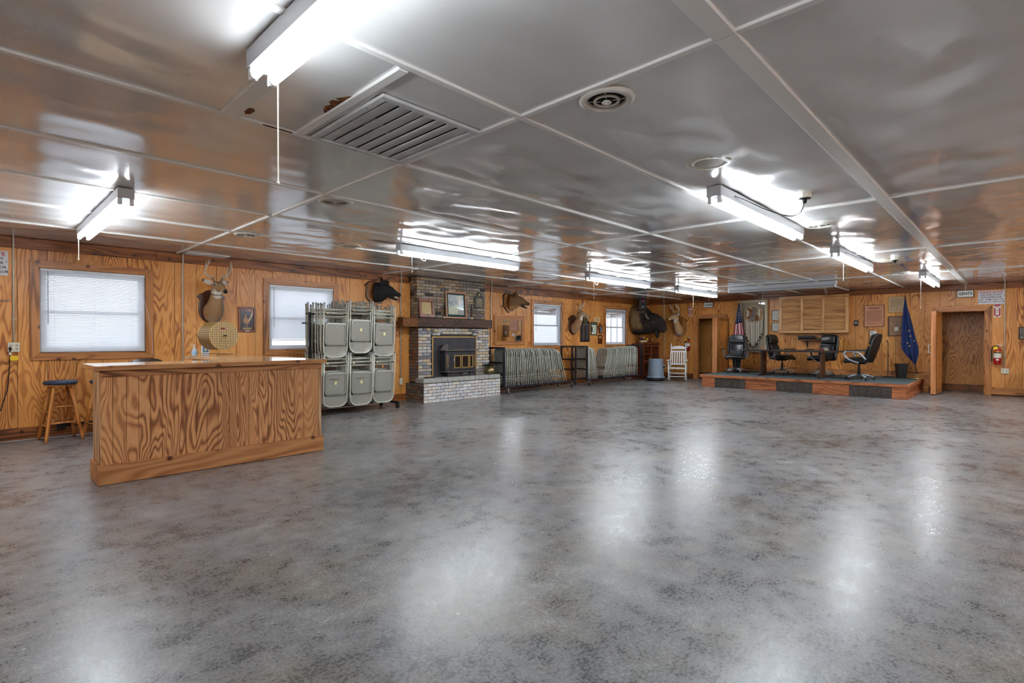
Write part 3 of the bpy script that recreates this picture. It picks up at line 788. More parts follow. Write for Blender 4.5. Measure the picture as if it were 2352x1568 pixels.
# ---------------------------------------------------------------- big return grille
G = thing('return_air_grille', 'large square return air grille with bent slanted blades in the ceiling', 'vent', (1.915, 2.905, CEIL))
GR = plain('grey grille metal', (196, 198, 200), 0.4, nz=0.12, nscale=8)
hx, hy = .355, .44
for (a, b, c, d) in ((-hx, hx, -hy, -hy + .05), (-hx, hx, hy - .05, hy), (-hx, -hx + .05, -hy + .05, hy - .05), (hx - .05, hx, -hy + .05, hy - .05)):
    MB().box(a, b, c, d, -.022, -.002).build('frame_bar', GR, G, bevel=.005)
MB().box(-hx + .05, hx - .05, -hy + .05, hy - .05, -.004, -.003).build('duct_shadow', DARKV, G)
for k in range(7):
    xk = -hx + .055 + (k + .5) * (2 * hx - .11) / 7
    M = Matrix.Translation((xk, 0, -.013)) @ Matrix.Rotation(-0.12 + (.03 if k == 2 else 0), 4, 'Y') @ Matrix.Rotation(.012 if k in (1, 2) else 0, 4, 'Z')
    MB().box(-.0425, .0425, -hy + .052, hy - .052, -.0012, .0012, M).build('blade', GR, G)
for (a, b) in ((-hx + .025, -hy + .2), (-hx + .025, hy - .2), (hx - .025, 0)): MB().sphere((a, b, -.022), (.007, .007, .004), 8, 5).build('screw', STEEL, G)
# slim registers against the left wall
def register(x0, x1, y0, y1, label):
    T = thing('ceiling_register', label, 'vent', ((x0 + x1) / 2, (y0 + y1) / 2, CEIL)); hx, hy = (x1 - x0) / 2, (y1 - y0) / 2
    mb = MB(); mb.box(-hx, hx, -hy, -hy + .02, -.014, -.002); mb.box(-hx, hx, hy - .02, hy, -.014, -.002); mb.box(-hx, -hx + .02, -hy + .02, hy - .02, -.014, -.002); mb.box(hx - .02, hx, -hy + .02, hy - .02, -.014, -.002)
    mb.build('frame', WHITE, T)
    for k in range(5): MB().bar((-hx + .02, -hy + .035 + k * (2 * hy - .07) / 4, -.008), (hx - .02, -hy + .035 + k * (2 * hy - .07) / 4, -.008), .016, .002).build('blade', WHITE, T)
register(2.36, 2.98, 9.22, 9.42, 'slim white ceiling register beside the pipe left of the deer head')
register(12.45, 13.05, 9.05, 9.25, 'slim white ceiling register above the far deer head')

# ---------------------------------------------------------------- conduits and outlets
def conduit(name_loc, rot, z0, label, bend=True, plate=None, zt=CEIL):
    T = thing('conduit_pipe', label, 'pipe', name_loc, rot, 'cream electrical conduits')
    pts = [(0, -.02, z0), (0, -.02, 2.45), (0, -.03, 2.5), (0, -.045, 2.54), (0, -.045, zt - .003)] if bend else [(0, -.02, z0), (0, -.02, zt - .003)]
    MB().tube(pts, .0105, 8).build('pipe', CONDUIT, T, smooth=True)
    z = z0 + .3
    while z < 2.4:
        MB().box(-.022, .022, -.012, -.0005, z, z + .014).build('strap', CONDUIT, T); z += .75
    return T
def outlet(loc, rot, w_, h_, label, gangs=1, name='wall_outlet'):
    T = thing(name, label, 'outlet', loc, rot, 'wall outlets')
    MB().box(-w_ / 2, w_ / 2, -.035, -.0005, -h_ / 2, h_ / 2).build('plate', PLATE, T, bevel=.004)
    for g in range(gangs):
        xg = (g - (gangs - 1) / 2) * w_ / gangs
        for s in (-1, 1):
            o = MB().lathe([(0, 0), (.015, 0), (.015, -.002), (0, -.002)], 12, M=Matrix.Translation((xg, -.035, s * .022)) @ Matrix.Rotation(-PI / 2, 4, 'X')).build('socket', plain('ivory socket', (190, 184, 164), .5), T)
            MB().box(xg - .007, xg - .004, -.0385, -.036, s * .022 - .005, s * .022 + .005).box(xg + .004, xg + .007, -.0385, -.036, s * .022 - .005, s * .022 + .005).build('slot', BLACK, T)
    return T
conduit((0.435, YW, 0), 0, 1.29, 'cream conduit dropping to the outlet at the far left')
conduit((2.365, YW, 0), 0, 0.5, 'cream conduit dropping behind the counter left of the deer head')
conduit((6.41, YW, 0), 0, 0.50, 'cream conduit left of the chimney ending in an outlet')
conduit((9.07, YW, 0), 0, 0.5, 'cream conduit right of the chimney beside the brown boar head')
conduit((XW, 8.88, 0), BACK, 0.42, 'cream conduit between the bison and the corner deer head')
conduit((XW, 0.225, 0), BACK, 0.655, 'cream conduit right of the gents door')
conduit((XW, 5.62, 0), BACK, 2.52, 'short cream conduit above the eagle feather case', bend=False)
conduit((XW, 3.9, 0), BACK, 2.53, 'short conduit above the wooden tambour cabinet', bend=False)
outlet((0.435, YW, 1.225), 0, .115, .125, 'ivory double outlet with a black plug at the far left', 2)
outlet((6.415, YW, 0.43), 0, .07, .14, 'ivory outlet at the foot of the pipe left of the chimney', 1)
outlet((XW, 8.87, 0.36), BACK, .08, .13, 'ivory outlet behind the white rocking chair', 1)
outlet((XW, 0.215, 0.59), BACK, .135, .125, 'ivory four-socket outlet under the right fire extinguisher', 2)
# black plug, cord and yellow tag at the far left
T = thing('power_cord', 'black power cord with a yellow tag hanging from the far left outlet', 'cord', (0.40, YW, 1.22))
MB().lathe([(0, 0), (.014, 0), (.016, .02), (.012, .05), (.006, .06), (0, .06)], 10, M=Matrix.Translation((0, -.04, .0)) @ Matrix.Rotation(PI / 2 + .6, 4, 'X')).build('plug', BLACK, T, smooth=True)
MB().tube([(0, -.07, -.03), (-.005, -.065, -.12), (-.01, -.05, -.3), (-.03, -.045, -.55), (-.09, -.045, -.8), (-.2, -.05, -1.0), (-.35, -.08, -1.18)], .0055, 8).build('cord', BLACK, T, smooth=True)
MB().box(-.002, .075, -.072, -.070, -.165, -.105).build('yellow_tag', YELLOW, T)
MB().box(-.012, .008, -.074, -.058, -.09, -.06).build('white_tag', PAPER, T)
# baseboard conduit by the stools
T = thing('floor_conduit', 'black conduit box and pipe low on the wall behind the blue stools', 'pipe', (0.9, YW - .02, 0))
MB().box(-.045, .045, -.05, -.001, .1, .2).build('box', BLACK, T, bevel=.004)
MB().tube([(.045, -.02, .165), (.7, -.02, .165)], .012, 8).build('pipe', BLKMET, T, smooth=True)

# ---------------------------------------------------------------- counter
def m_top():
    m, t, b = nt('laminate counter top')
    n = noise(t, coords(t, (.4, 1, 1)), 5, 4)
    r = ramp(t, [(0.3, S((176, 138, 100))), (0.7, S((208, 172, 132)))], n); t.links.new(r.outputs[0], b.inputs['Base Color'])
    b.inputs['Roughness'].default_value = 0.18; b.inputs['Coat Weight'].default_value = 0.5; b.inputs['Coat Roughness'].default_value = 0.08
    return m
TOPM = m_top()
K = thing('bar_counter', 'weathered plywood bar counter with a baseboard and pale top', 'counter', (0, 0, 0))
CX0, CX1, CY0, CY1 = 0.85, 2.955, 6.03, 6.44
MB().box(CX0 + .012, CX1 - .012, CY0 + .012, CY1 - .012, .002, 1.045).build('core', WALLDK, K)
edges = [CX0, .94]
while edges[-1] + .135 < CX1 - .04: edges.append(edges[-1] + random.choice((.095, .10, .105)))
edges[-1] = CX1 - .03
for k in range(len(edges) - 1):
    if edges[k + 1] - edges[k] < .012: continue
    pr_ = random.uniform(0, .0012)
    o = MB().box(edges[k] + .0014, edges[k + 1] - .0014, CY0 - pr_, CY0 + .0115, .18, 1.0).build('front_plank', COUNTERW, K, bevel=.0012); o['seed'] = 11 + (k // 11) * 4.7
for k in range(4):
    y0 = CY0 + k * (CY1 - CY0) / 4
    o = MB().box(CX0, CX0 + .0115, y0 + .001, y0 + (CY1 - CY0) / 4 - .001, .18, 1.05).build('end_plank', COUNTERE, K, bevel=.0015); o['seed'] = 30 + k
o = MB().box(CX1 - .03, CX1 + .004, CY0 - .004, CY0 + .03, .18, 1.0).build('corner_post', COUNTERE, K, bevel=.002); o['seed'] = 3
o = MB().box(CX1 - .0115, CX1, CY0 + .03, CY1, .18, 1.05).build('end_panel', COUNTERE, K); o['seed'] = 5
o = MB().box(CX0 - .003, CX1 + .004, CY0 - .018, CY0 - .0015, .99, 1.05).build('top_rail', COUNTERB, K, bevel=.002); o['seed'] = 8
o = MB().box(CX0 - .022, CX1 + .022, CY0 - .024, CY0 - .0015, .003, .185).build('front_baseboard', COUNTERB, K, bevel=.003); o['seed'] = 15
o = MB().box(CX0 - .022, CX0 - .0005, CY0 - .0015, CY1 + .01, .003, .185).build('end_baseboard', COUNTERB, K, bevel=.003); o['seed'] = 18
o = MB().box(CX1 + .0005, CX1 + .022, CY0 - .0015, CY1 + .01, .003, .185).build('end_baseboard', COUNTERB, K, bevel=.003); o['seed'] = 19
MB().box(CX0 - .055, CX1 + .035, CY0 - .075, CY1 + .22, 1.052, 1.097).build('countertop', TOPM, K, bevel=.004)
o = MB().box(CX0 - .057, CX1 + .037, CY0 - .079, CY0 - .0755, 1.054, 1.095).build('top_edging', COUNTERB, K); o['seed'] = 25
# return wing towards the wall
wing = [(2.42, 6.67), (2.99, 6.67), (2.66, 8.34), (2.13, 8.44)]
MB().slab([(2.42, 6.662), (2.99, 6.662), (2.66, 8.34), (2.13, 8.44)], 1.052, 1.096).build('wing_top', TOPM, K, bevel=.004)
o = MB().slab([(2.50, 6.45), (2.92, 6.45), (2.60, 8.28), (2.21, 8.36)], .003, 1.050).build('wing_body', COUNTERW, K); o['seed'] = 33

# things on the wing: raffle drum, hand soap, wipes
def m_perf():
    m, t, b = nt('perforated brass sheet')
    vo = node(t, 'ShaderNodeTexVoronoi', ins={'Scale': 42.0, 'Randomness': 0.0}); t.links.new(coords(t), vo.inputs['Vector'])
    r = ramp(t, [(0.26, S((226, 214, 170))), (0.36, S((138, 104, 46)))], vo.outputs['Distance']); t.links.new(r.outputs[0], b.inputs['Base Color'])
    b.inputs['Roughness'].default_value = 0.4; b.inputs['Metallic'].default_value = 0.35
    return m
PERF = m_perf()
def m_rib():
    m, t, b = nt('ribbed drum side')
    v = coords(t); sx = node(t, 'ShaderNodeSeparateXYZ'); t.links.new(v, sx.inputs[0])
    an = mth(t, 'ARCTAN2', sx.outputs[2], sx.outputs[0])
    wv = mth(t, 'SINE', mth(t, 'MULTIPLY', an, 46.0))
    r = ramp(t, [(0.2, S((112, 84, 42))), (0.7, S((176, 144, 88)))], mth(t, 'MULTIPLY_ADD', wv, .5, .5)); t.links.new(r.outputs[0], b.inputs['Base Color'])
    b.inputs['Roughness'].default_value = 0.42; b.inputs['Metallic'].default_value = 0.3; bump(t, b, wv, .4, .004)
    return m
RIB = m_rib()
D = thing('raffle_drum', 'brass perforated raffle drum on wire legs below the left deer head', 'raffle drum', (2.44, 8.03, 1.097), math.radians(9))
DR, DL, DZ = .195, .33, .285
Mx = Matrix.Translation((0, -DL / 2, DZ)) @ Matrix.Rotation(-PI / 2, 4, 'X')
o = MB().lathe([(DR, 0), (DR, DL)], 40).build('drum_side', RIB, D, smooth=True); o.matrix_local = Mx @ Matrix.Identity(4)
bm_ = o.data
o.data.materials.clear(); 
m, t, b = nt('ribbed drum'); an = node(t, 'ShaderNodeTexCoord'); sx = node(t, 'ShaderNodeSeparateXYZ'); t.links.new(an.outputs['Object'], sx.inputs[0])
wv = mth(t, 'SINE', mth(t, 'MULTIPLY', mth(t, 'ARCTAN2', sx.outputs[1], sx.outputs[0]), 48.0))
r = ramp(t, [(0.2, S((104, 78, 40))), (0.75, S((172, 142, 90)))], mth(t, 'MULTIPLY_ADD', wv, .5, .5)); t.links.new(r.outputs[0], b.inputs['Base Color']); b.inputs['Roughness'].default_value = .45; b.inputs['Metallic'].default_value = .3
o.data.materials.append(m)
for yy in (-DL / 2, DL / 2):
    MB().lathe([(0, 0), (DR - .004, 0), (DR - .002, .003), (0, .003)], 40, M=Matrix.Translation((0, yy - .0015, DZ)) @ Matrix.Rotation(-PI / 2, 4, 'X')).build('perforated_end', PERF, D)
    MB().tube([(DR * math.cos(a * PI / 18), yy, DZ + DR * math.sin(a * PI / 18)) for a in range(36)], .004, 6, closed=True).build('rim', BRASS, D, smooth=True)
MB().cyl((0, -DL / 2 - .06, DZ), (0, DL / 2 + .05, DZ), .008, 8).build('axle', BLACK, D)
for s in (-1, 1):
    yy = s * (DL / 2 + .03)
    MB().tube([(-.20, yy - .02, .006), (-.13, yy, .03), (-.11, yy, .035), (0, yy, DZ), (.09, yy, .035), (.12, yy, .03), (.19, yy - .02, .006)], .0045, 6).build('wire_leg', BRASS, D, smooth=True)
    MB().tube([(-.13, yy, .03), (.12, yy, .03)], .004, 6).build('wire_brace', BLACK, D)
MB().box(-.045, .0, -DL / 2 - .02, -DL / 2 - .003, DZ + .085, DZ + .105).build('latch', plain('red latch', (120, 20, 24), .5), D)
CLEARP = plain('clear soap bottle', (196, 208, 222), 0.12, spec=.6)
T = thing('soap_bottle', 'small clear pump soap bottle on the counter wing', 'soap bottle', (2.235, 8.36, 1.097))
MB().lathe([(0, 0), (.034, 0), (.036, .01), (.036, .075), (.03, .092), (.014, .1), (.014, .108), (0, .108)], 18).build('bottle', CLEARP, T, smooth=True)
MB().lathe([(0, .108), (.016, .108), (.016, .122), (.006, .124), (.006, .15), (0, .15)], 12).box(-.04, .012, -.007, .007, .148, .158).build('pump', WHITE, T)
MB().lathe([(.0365, .02), (.0368, .021), (.0368, .062), (.0365, .063)], 18).build('label_band', plain('pale blue label', (166, 196, 226), .5), T)
T = thing('wipes_bag', 'white wipes pouch with a blue printed label on the counter wing', 'wipes', (2.365, 8.335, 1.097), math.radians(-12))
MB().box(-.05, .05, -.03, .03, 0, .165).build('pouch', WHITE, T, bevel=.012, seg=3)
MB().box(-.034, .034, -.0312, -.030, .05, .12).build('blue_label', plain('blue label', (58, 126, 182), .5), T)
MB().box(-.018, .02, -.0318, -.0313, .07, .105).build('label_mark', PAPER, T)
# dark chair back showing behind the counter
T = thing('low_chair', 'dark chair whose curved back just shows behind the counter', 'chair', (1.58, 7.9, 0))
def cb(u, v_):
    a = (u - .5) * 1.6
    return (math.sin(a) * .26, math.cos(a) * -.08 + .1, .72 + v_ * .37 - .05 * (abs(u - .5) * 2) ** 3 * v_)
CHB = plain('dark brown vinyl', (52, 40, 36), .35)
o = MB().grid(cb, 16, 6).build('backrest', CHB, T, smooth=True); o.modifiers.new('s', 'SOLIDIFY').thickness = .025
MB().box(-.23, .23, -.30, .12, .43, .49).build('seat', CHB, T, bevel=.02, seg=3)
for sx_ in (-.2, .2):
    MB().tube([(sx_, -.27, 0), (sx_, -.26, .43)], .014, 8).build('leg', BLKMET, T, smooth=True)
    MB().tube([(sx_, .16, 0), (sx_, .1, .45), (sx_, .09, .8)], .014, 8).build('leg', BLKMET, T, smooth=True)
# stools
BLUEV = plain('blue vinyl stool cushion', (42, 62, 88), .45, nz=.2, nscale=60)
def stool(x, y, rot, label):
    T = thing('bar_stool', label, 'stool', (x, y, 0), rot, 'wooden bar stools with blue tops')
    MB().lathe([(0, .735), (.165, .735), (.178, .745), (.18, .765), (.165, .783), (.0, .79)], 28).build('cushion', BLUEV, T, smooth=True)
    MB().lathe([(0, .715), (.15, .715), (.155, .7345), (0, .7345)], 24).build('seat_board', STOOLW, T)
    studs = MB()
    for k in range(24): studs.sphere((.1795 * math.cos(k * PI / 12), .1795 * math.sin(k * PI / 12), .755), .004, 6, 4)
    studs.build('studs', plain('stud', (90, 100, 116), .3, 1), T)
    tops = [(s * .085, q * .085) for s in (-1, 1) for q in (-1, 1)]
    feet = [(s * .19, q * .19) for s in (-1, 1) for q in (-1, 1)]
    P = lambda k, z: (feet[k][0] + (tops[k][0] - feet[k][0]) * z / .72, feet[k][1] + (tops[k][1] - feet[k][1]) * z / .72, z)
    for k in range(4):
        o = MB().tube([P(k, 0.0), P(k, .06), P(k, .4), P(k, .72)], [.015, .019, .021, .017], 10).build('leg', STOOLW, T, smooth=True); o['seed'] = k
    for (a, b, z) in ((0, 2, .45), (0, 2, .24), (1, 3, .45), (1, 3, .24), (0, 1, .38), (0, 1, .2), (2, 3, .38), (2, 3, .2)):
        MB().tube([P(a, z), P(b, z)], .011, 8).build('rung', STOOLW, T, smooth=True)
stool(0.87, 9.15, .12, 'blue-topped wooden stool standing clear of the counter at the far left')
stool(1.33, 8.98, .3, 'blue-topped wooden stool mostly hidden behind the counter end')
# ---------------------------------------------------------------- brick fireplace
FX0, FX1 = 6.63, 8.70          # lower breast
FYL, FYU = 9.13, 9.22          # face of lower / upper breast
HX0, HX1, HY = 6.55, 8.76, 8.82
HZ = 0.50
FP = thing('brick_fireplace', 'tall mottled brick fireplace with a raised hearth and rough timber mantel', 'fireplace', (0, 0, 0))
mb = MB()
mb.box(FX0 + .02, FX1 - .02, FYL + .012, YW - .001, .0, 1.64)
mb.box(FX0 + .04, FX1 - .06, FYU + .012, YW - .001, 1.64, CEIL - .004)
mb.box(HX0 + .012, HX1 - .012, HY + .012, FYL + .02, 0.0, HZ - .02)
mb.build('mortar', MORTAR, FP)
PAL_H = [(206, 204, 202), (218, 214, 208), (196, 198, 204), (222, 208, 194), (186, 190, 200), (214, 196, 178), (208, 208, 210), (228, 222, 212), (216, 212, 208), (222, 218, 214)]
PAL_M = [(206, 198, 186), (186, 184, 184), (214, 200, 172), (138, 138, 144), (200, 194, 188), (218, 206, 188), (160, 160, 166), (206, 182, 148), (196, 182, 166), (212, 208, 202)]
PAL_U = [(152, 140, 126), (136, 130, 126), (166, 150, 126), (116, 112, 112), (62, 60, 64), (158, 152, 150), (148, 126, 102), (172, 158, 138), (126, 124, 128), (180, 170, 156), (168, 160, 150), (146, 134, 120)]
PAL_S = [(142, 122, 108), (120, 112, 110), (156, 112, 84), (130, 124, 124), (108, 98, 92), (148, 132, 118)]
BW, BH, MJ = .205, .060, .011
course = BH + MJ - .003
bricks = []          # (x0,x1,y0,y1,z0,z1,colour)
def lay(x0, x1, face, z0, z1, pal, holes=(), depth=.02, axis='x', half0=0):
    nrow = int(round((z1 - z0) / course)); ch = (z1 - z0) / nrow
    for r in range(nrow):
        za, zb = z0 + r * ch, z0 + (r + 1) * ch - MJ
        x = x0 - ((r + half0) % 2) * (BW + MJ) / 2
        while x < x1 - .01:
            a, b = max(x, x0), min(x + BW, x1)
            x += BW + MJ
            if b - a < .03: continue
            if random.random() < .06 and b - a > .15: spl = [(a, (a + b) / 2 - MJ / 2), ((a + b) / 2 + MJ / 2, b)]
            else: spl = [(a, b)]
            for (p, q) in spl:
                zm = (za + zb) / 2
                cut = False
                for h in holes:
                    if h[2] < zm < h[3]:
                        if p >= h[0] - .01 and q <= h[1] + .01: cut = True
                        elif p < h[0] < q: q = h[0] - .003
                        elif p < h[1] < q: p = h[1] + .003
                if cut or q - p < .02: continue
                pro = random.uniform(0, .006)
                c = random.choice(pal); j = random.uniform(.86, 1.12)
                col = tuple(min(1, v_ * j) for v_ in S(c)[:3])
                if axis == 'x': bricks.append((p, q, face - pro, face + depth, za, zb, col))
                else: bricks.append((face - pro, face + depth, p, q, za, zb, col))
INS = (6.985, 8.275, .50, 1.385)
PAL_H = [tuple(int(v_ + (244 - v_) * .45) for v_ in c) for c in PAL_H]
PAL_U = [(c[0] + 8, c[1] + 2, max(0, c[2] - 6)) for c in PAL_U]
lay(HX0, HX1, HY, .004, .405, PAL_H)
lay(FX0 + .012, FX1, FYL, HZ + .004, 1.575, PAL_M, holes=[(INS[0] - .005, INS[1] + .005, .3, INS[3] + .02)])
lay(FX0 + .03, FX1 - .05, FYU, 1.80, CEIL - .01, PAL_U, half0=1)
nfront = len(bricks)
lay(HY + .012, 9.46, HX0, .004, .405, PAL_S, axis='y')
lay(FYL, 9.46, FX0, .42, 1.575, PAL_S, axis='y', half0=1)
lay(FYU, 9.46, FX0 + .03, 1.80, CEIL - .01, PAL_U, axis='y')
bmats = {}
def brick_mesh(b, mb=None):
    x0, x1, y0, y1, z0, z1, c = b
    m = mb or MB()
    m.box(x0, x1, y0, y1, z0, z1, col=c)
    return m
order = sorted(range(len(bricks)), key=lambda i: (i >= nfront, -(bricks[i][1] - bricks[i][0]) if i < nfront else -(bricks[i][3] - bricks[i][2])))
single = set(order[:284])
stuff = MB()
for i, b in enumerate(bricks):
    if i in single: brick_mesh(b).build('brick', BRICKM, FP, fix=False)
    else: brick_mesh(b, stuff)
if stuff.v: tag(stuff.build('small_bricks', BRICKM, FP, fix=False), kind='stuff')
print('bricks', len(bricks), len(single))
# pale rowlock cap of the hearth
x = HX0
CAPM = plain('pale hearth cap', (176, 176, 170), .8, nz=.12, nscale=30)
while x < HX1 - .02:
    x1 = min(x + .152, HX1)
    MB().box(x + .002, x1 - .002, HY - .006, FYL + .0, .412, HZ).build('cap_brick', CAPM, FP, bevel=.003); x += .155
MB().box(HX0 - .008, HX0 - .001, HY, 9.10, .412, HZ).build('cap_side', CAPM, FP)
# corbel blocks under the mantel and the beam itself
for xa in (6.98, 8.15):
    for k, (dy, za) in enumerate(((.05, 1.41), (.1, 1.48))):
        for q in range(2):
            c = tuple(S(random.choice(PAL_M))[:3])
            MB().box(xa + q * .1, xa + q * .1 + .09, FYL - dy - .006, FYL - .007, za, za + .06, col=c).build('corbel_brick', BRICKM, FP, fix=False)
BEAMM = wood('charred mantel beam', (112, 82, 64), (72, 56, 50), (36, 30, 30), axis='x', freq=22, stretch=5, nsc=4.0, rough=.8, bumps=.8, coat=0, streak=1.2)
BEAM2 = wood('pale mantel end', (160, 106, 58), (118, 72, 38), (56, 36, 24), axis='x', freq=20, stretch=4, nsc=4.0, rough=.8, bumps=.8, coat=0, streak=1.2)
def beam(x0, x1, mat, sd, nm):
    nu = max(3, int((x1 - x0) / .06)); prof = []
    rings = []
    for i in range(nu + 1):
        x = x0 + (x1 - x0) * i / nu
        w1 = lambda k: .010 * mnoise.noise(Vector((x * 3, k * 5.1, sd)))
        rings.append([(x, 9.015 + w1(1), 1.585 + w1(2)), (x, 9.012 + w1(3), 1.68 + w1(4)), (x, 9.02 + w1(5), 1.775 + w1(6)), (x, 9.21, 1.785 + w1(7)), (x, 9.21, 1.59 + w1(8))])
    vs = [p for r in rings for p in r]; fs = []
    for i in range(nu):
        for k in range(5): fs.append((i * 5 + k, i * 5 + (k + 1) % 5, (i + 1) * 5 + (k + 1) % 5, (i + 1) * 5 + k))
    fs += [tuple(range(5)), tuple(nu * 5 + k for k in range(4, -1, -1))]
    o = MB().add(vs, fs).build(nm, mat, FP, bevel=.006); o['seed'] = sd
beam(6.165, 6.56, BEAM2, 4, 'mantel_beam_end'); beam(6.56, 8.70, BEAMM, 9, 'mantel_beam')

# ---------------------------------------------------------------- wood stove insert
STOVE = plain('blackened stove steel', (58, 57, 62), .5, .3, nz=.3, nscale=5)
STOVEL = plain('rusty grey plate', (104, 98, 96), .6, .2, nz=.3, nscale=14)
ST = thing('stove_insert', 'black wood stove insert with brass-framed glass doors set in the brick hearth', 'stove', ((INS[0] + INS[1]) / 2, FYL, HZ))
hw, hh = (INS[1] - INS[0]) / 2, INS[3] - HZ
MB().box(-hw, hw, -.012, .001, .002, hh).build('surround', STOVE, ST, bevel=.002)
mb = MB(); mb.box(-hw, hw, -.022, -.0125, hh - .022, hh); mb.box(-hw, -hw + .022, -.022, -.0125, .002, hh - .022); mb.box(hw - .022, hw, -.022, -.0125, .002, hh - .022)
mb.build('brass_trim', BRASS, ST, bevel=.003)
MB().box(-.42, .44, -.19, -.0125, .13, .565).build('firebox', STOVE, ST, bevel=.006)
MB().box(-.46, .50, -.25, -.0125, .568, .592).build('top_shelf', STOVEL, ST, bevel=.004)
MB().box(-.44, .52, -.235, -.0125, .105, .127).build('ash_lip', STOVEL, ST, bevel=.004)
for (a, b, nm) in ((-.33, .03, 'ash_drawer'), (.05, .28, 'ash_drawer'), (.30, .5, 'ash_drawer')):
    MB().box(a, b, -.17, -.0125, .004, .1).build(nm, STOVE, ST, bevel=.004)
MB().lathe([(0, 0), (.016, 0), (.016, .012), (0, .012)], 10, M=Matrix.Translation((.13, -.17, .06)) @ Matrix.Rotation(PI / 2, 4, 'X')).build('knob', STEEL, ST)
MB().lathe([(0, 0), (.016, 0), (.016, .012), (0, .012)], 10, M=Matrix.Translation((.19, -.17, .06)) @ Matrix.Rotation(PI / 2, 4, 'X')).build('knob', STEEL, ST)
SOOT = plain('sooty stove glass', (34, 30, 28), .15, nz=.5, nscale=9)
dm = MB().box(-.27, .40, -.208, -.191, .15, .52).build('door', STOVE, ST, bevel=.005)
for (a, b) in ((-.19, .0), (.03, .235), (.255, .36)):
    MB().box(a + .018, b - .018, -.212, -.209, .208, .452).build('pane', SOOT, dm)
    mb = MB(); mb.box(a, b, -.217, -.209, .452, .47); mb.box(a, b, -.217, -.209, .19, .208); mb.box(a, a + .018, -.217, -.209, .208, .452); mb.box(b - .018, b, -.217, -.209, .208, .452)
    mb.build('brass_frame', BRASS, dm, bevel=.002)
MB().tube([(-.225, -.209, .42), (-.225, -.245, .41), (-.222, -.25, .36), (-.215, -.25, .31), (-.215, -.25, .28)], .009, 8).build('handle', STEEL, dm, smooth=True)
for xa in (-.36,):
    MB().box(xa - .018, xa + .018, -.197, -.191, .22, .47).build('draft_slot', BRASS, ST, bevel=.004)
    MB().box(xa - .009, xa + .009, -.199, -.1972, .235, .455).build('slot_opening', BLACK, ST)
MB().tube([(.43, -.2, .2), (.43, -.2, .5)], .008, 6).build('hinge', BRASS, ST)
mb = MB()
for k in range(7): mb.box(-.05 + k * .035, -.025 + k * .035, -.02 - .0001, -.0135, .594, .60 + .01 * (k % 2))
mb.build('damper_rod', OLDBRASS, ST)
T = thing('stacked_kindling', 'small pile of ash-coloured kindling on the stove shelf', 'kindling', (7.28, FYL - .08, HZ + .593))
for k in range(6):
    o = MB().bar((-.10 + .012 * k, .02 - .01 * k, .012 + .02 * k), (.07 + .004 * k, .01, .012 + .02 * k - .003), .025, .02).build('stick', STOVEL, T)
# iron trivet and spittoon on the hearth
T = thing('iron_trivet', 'low black iron trivet lying on the left end of the hearth', 'trivet', (6.78, 8.95, HZ))
MB().tube([(.14 * math.cos(k * PI / 10), .06 * math.sin(k * PI / 10), .02) for k in range(20)], .007, 6, closed=True).build('ring', BLKMET, T, smooth=True)
mb = MB()
for k in range(5): mb.tube([(-.12 + k * .06, -.05 if k not in (0, 4) else -.03, .02), (-.09 + k * .06, .05 if k not in (0, 4) else .03, .02)], .005, 6)
mb.build('bars', BLKMET, T)
for (a, b) in ((-.1, -.04), (.1, -.04), (0, .055)): MB().cyl((a, b, 0), (a, b, .02), .007, 6).build('foot', BLKMET, T)
T = thing('brass_spittoon', 'tarnished brass spittoon with a wide dark rim on the right end of the hearth', 'spittoon', (8.56, 8.97, HZ))
MB().lathe([(0, 0), (.075, 0), (.085, .008), (.112, .05), (.12, .09), (.11, .13), (.08, .165), (.062, .185), (.062, .2), (.0, .2)], 28).build('body', OLDBRASS, T, smooth=True)
MB().lathe([(.062, .2), (.09, .215), (.14, .228), (.145, .232), (.10, .224), (.055, .21)], 28).build('rim', plain('dark brass rim', (54, 50, 46), .4, .8), T, smooth=True)
MB().lathe([(.119, .078), (.123, .082), (.119, .086)], 28).build('band', OLDBRASS, T, smooth=True)
# ---------------------------------------------------------------- things on the mantel and chimney
def m_paint(name, cols, sc=3.0, seedv=(0, 0, 0), stretch=(1, 1, 1), rough=.35):
    m, t, b = nt(name)
    v = coords(t, stretch, seedv)
    n = noise(t, v, sc, 6, .65, 1.2)
    k = len(cols)
    r = ramp(t, [(.22 + .56 * i / (k - 1), S(c)) for i, c in enumerate(cols)], n); t.links.new(r.outputs[0], b.inputs['Base Color']); b.inputs['Roughness'].default_value = rough
    return m
def picture(name, label, loc, rot, w_, h_, fw, fmat, parts, depth=.025, cat='picture', tilt=0.0, group=None):
    """framed flat picture: four frame bars, a backing and listed inner layers (name, mat, x0,x1,z0,z1); local origin at bottom centre on the wall"""
    T = thing(name, label, cat, loc, rot, group)
    if tilt: T.rotation_euler = (tilt, 0, rot)
    hw_ = w_ / 2
    for (a, b, c, d) in ((-hw_, hw_, 0, fw), (-hw_, hw_, h_ - fw, h_), (-hw_, -hw_ + fw, fw, h_ - fw), (hw_ - fw, hw_, fw, h_ - fw)):
        o = MB().box(a, b, -depth, -.001, c, d).build('frame_bar', fmat, T, bevel=min(.004, fw * .3))
    y = -.008
    MB().box(-hw_ + fw * .9, hw_ - fw * .9, y, -.002, fw * .9, h_ - fw * .9).build('backing', parts[0], T)
    for i, (nm, mat, a, b, c, d) in enumerate(parts[1:]):
        yy = y - .0006 * (i + 1)
        MB().box(a, b, yy - .0004, yy, c, d).build(nm, mat, T)
    return T
GREENM = plain('dark green mat', (38, 66, 68), .7)
SCENE1 = m_paint('forest print', [(58, 66, 62), (106, 118, 116), (172, 180, 186), (196, 192, 158), (222, 226, 230)], 4.5, (3, 1, 7), (1, 1, 1.6), .12)
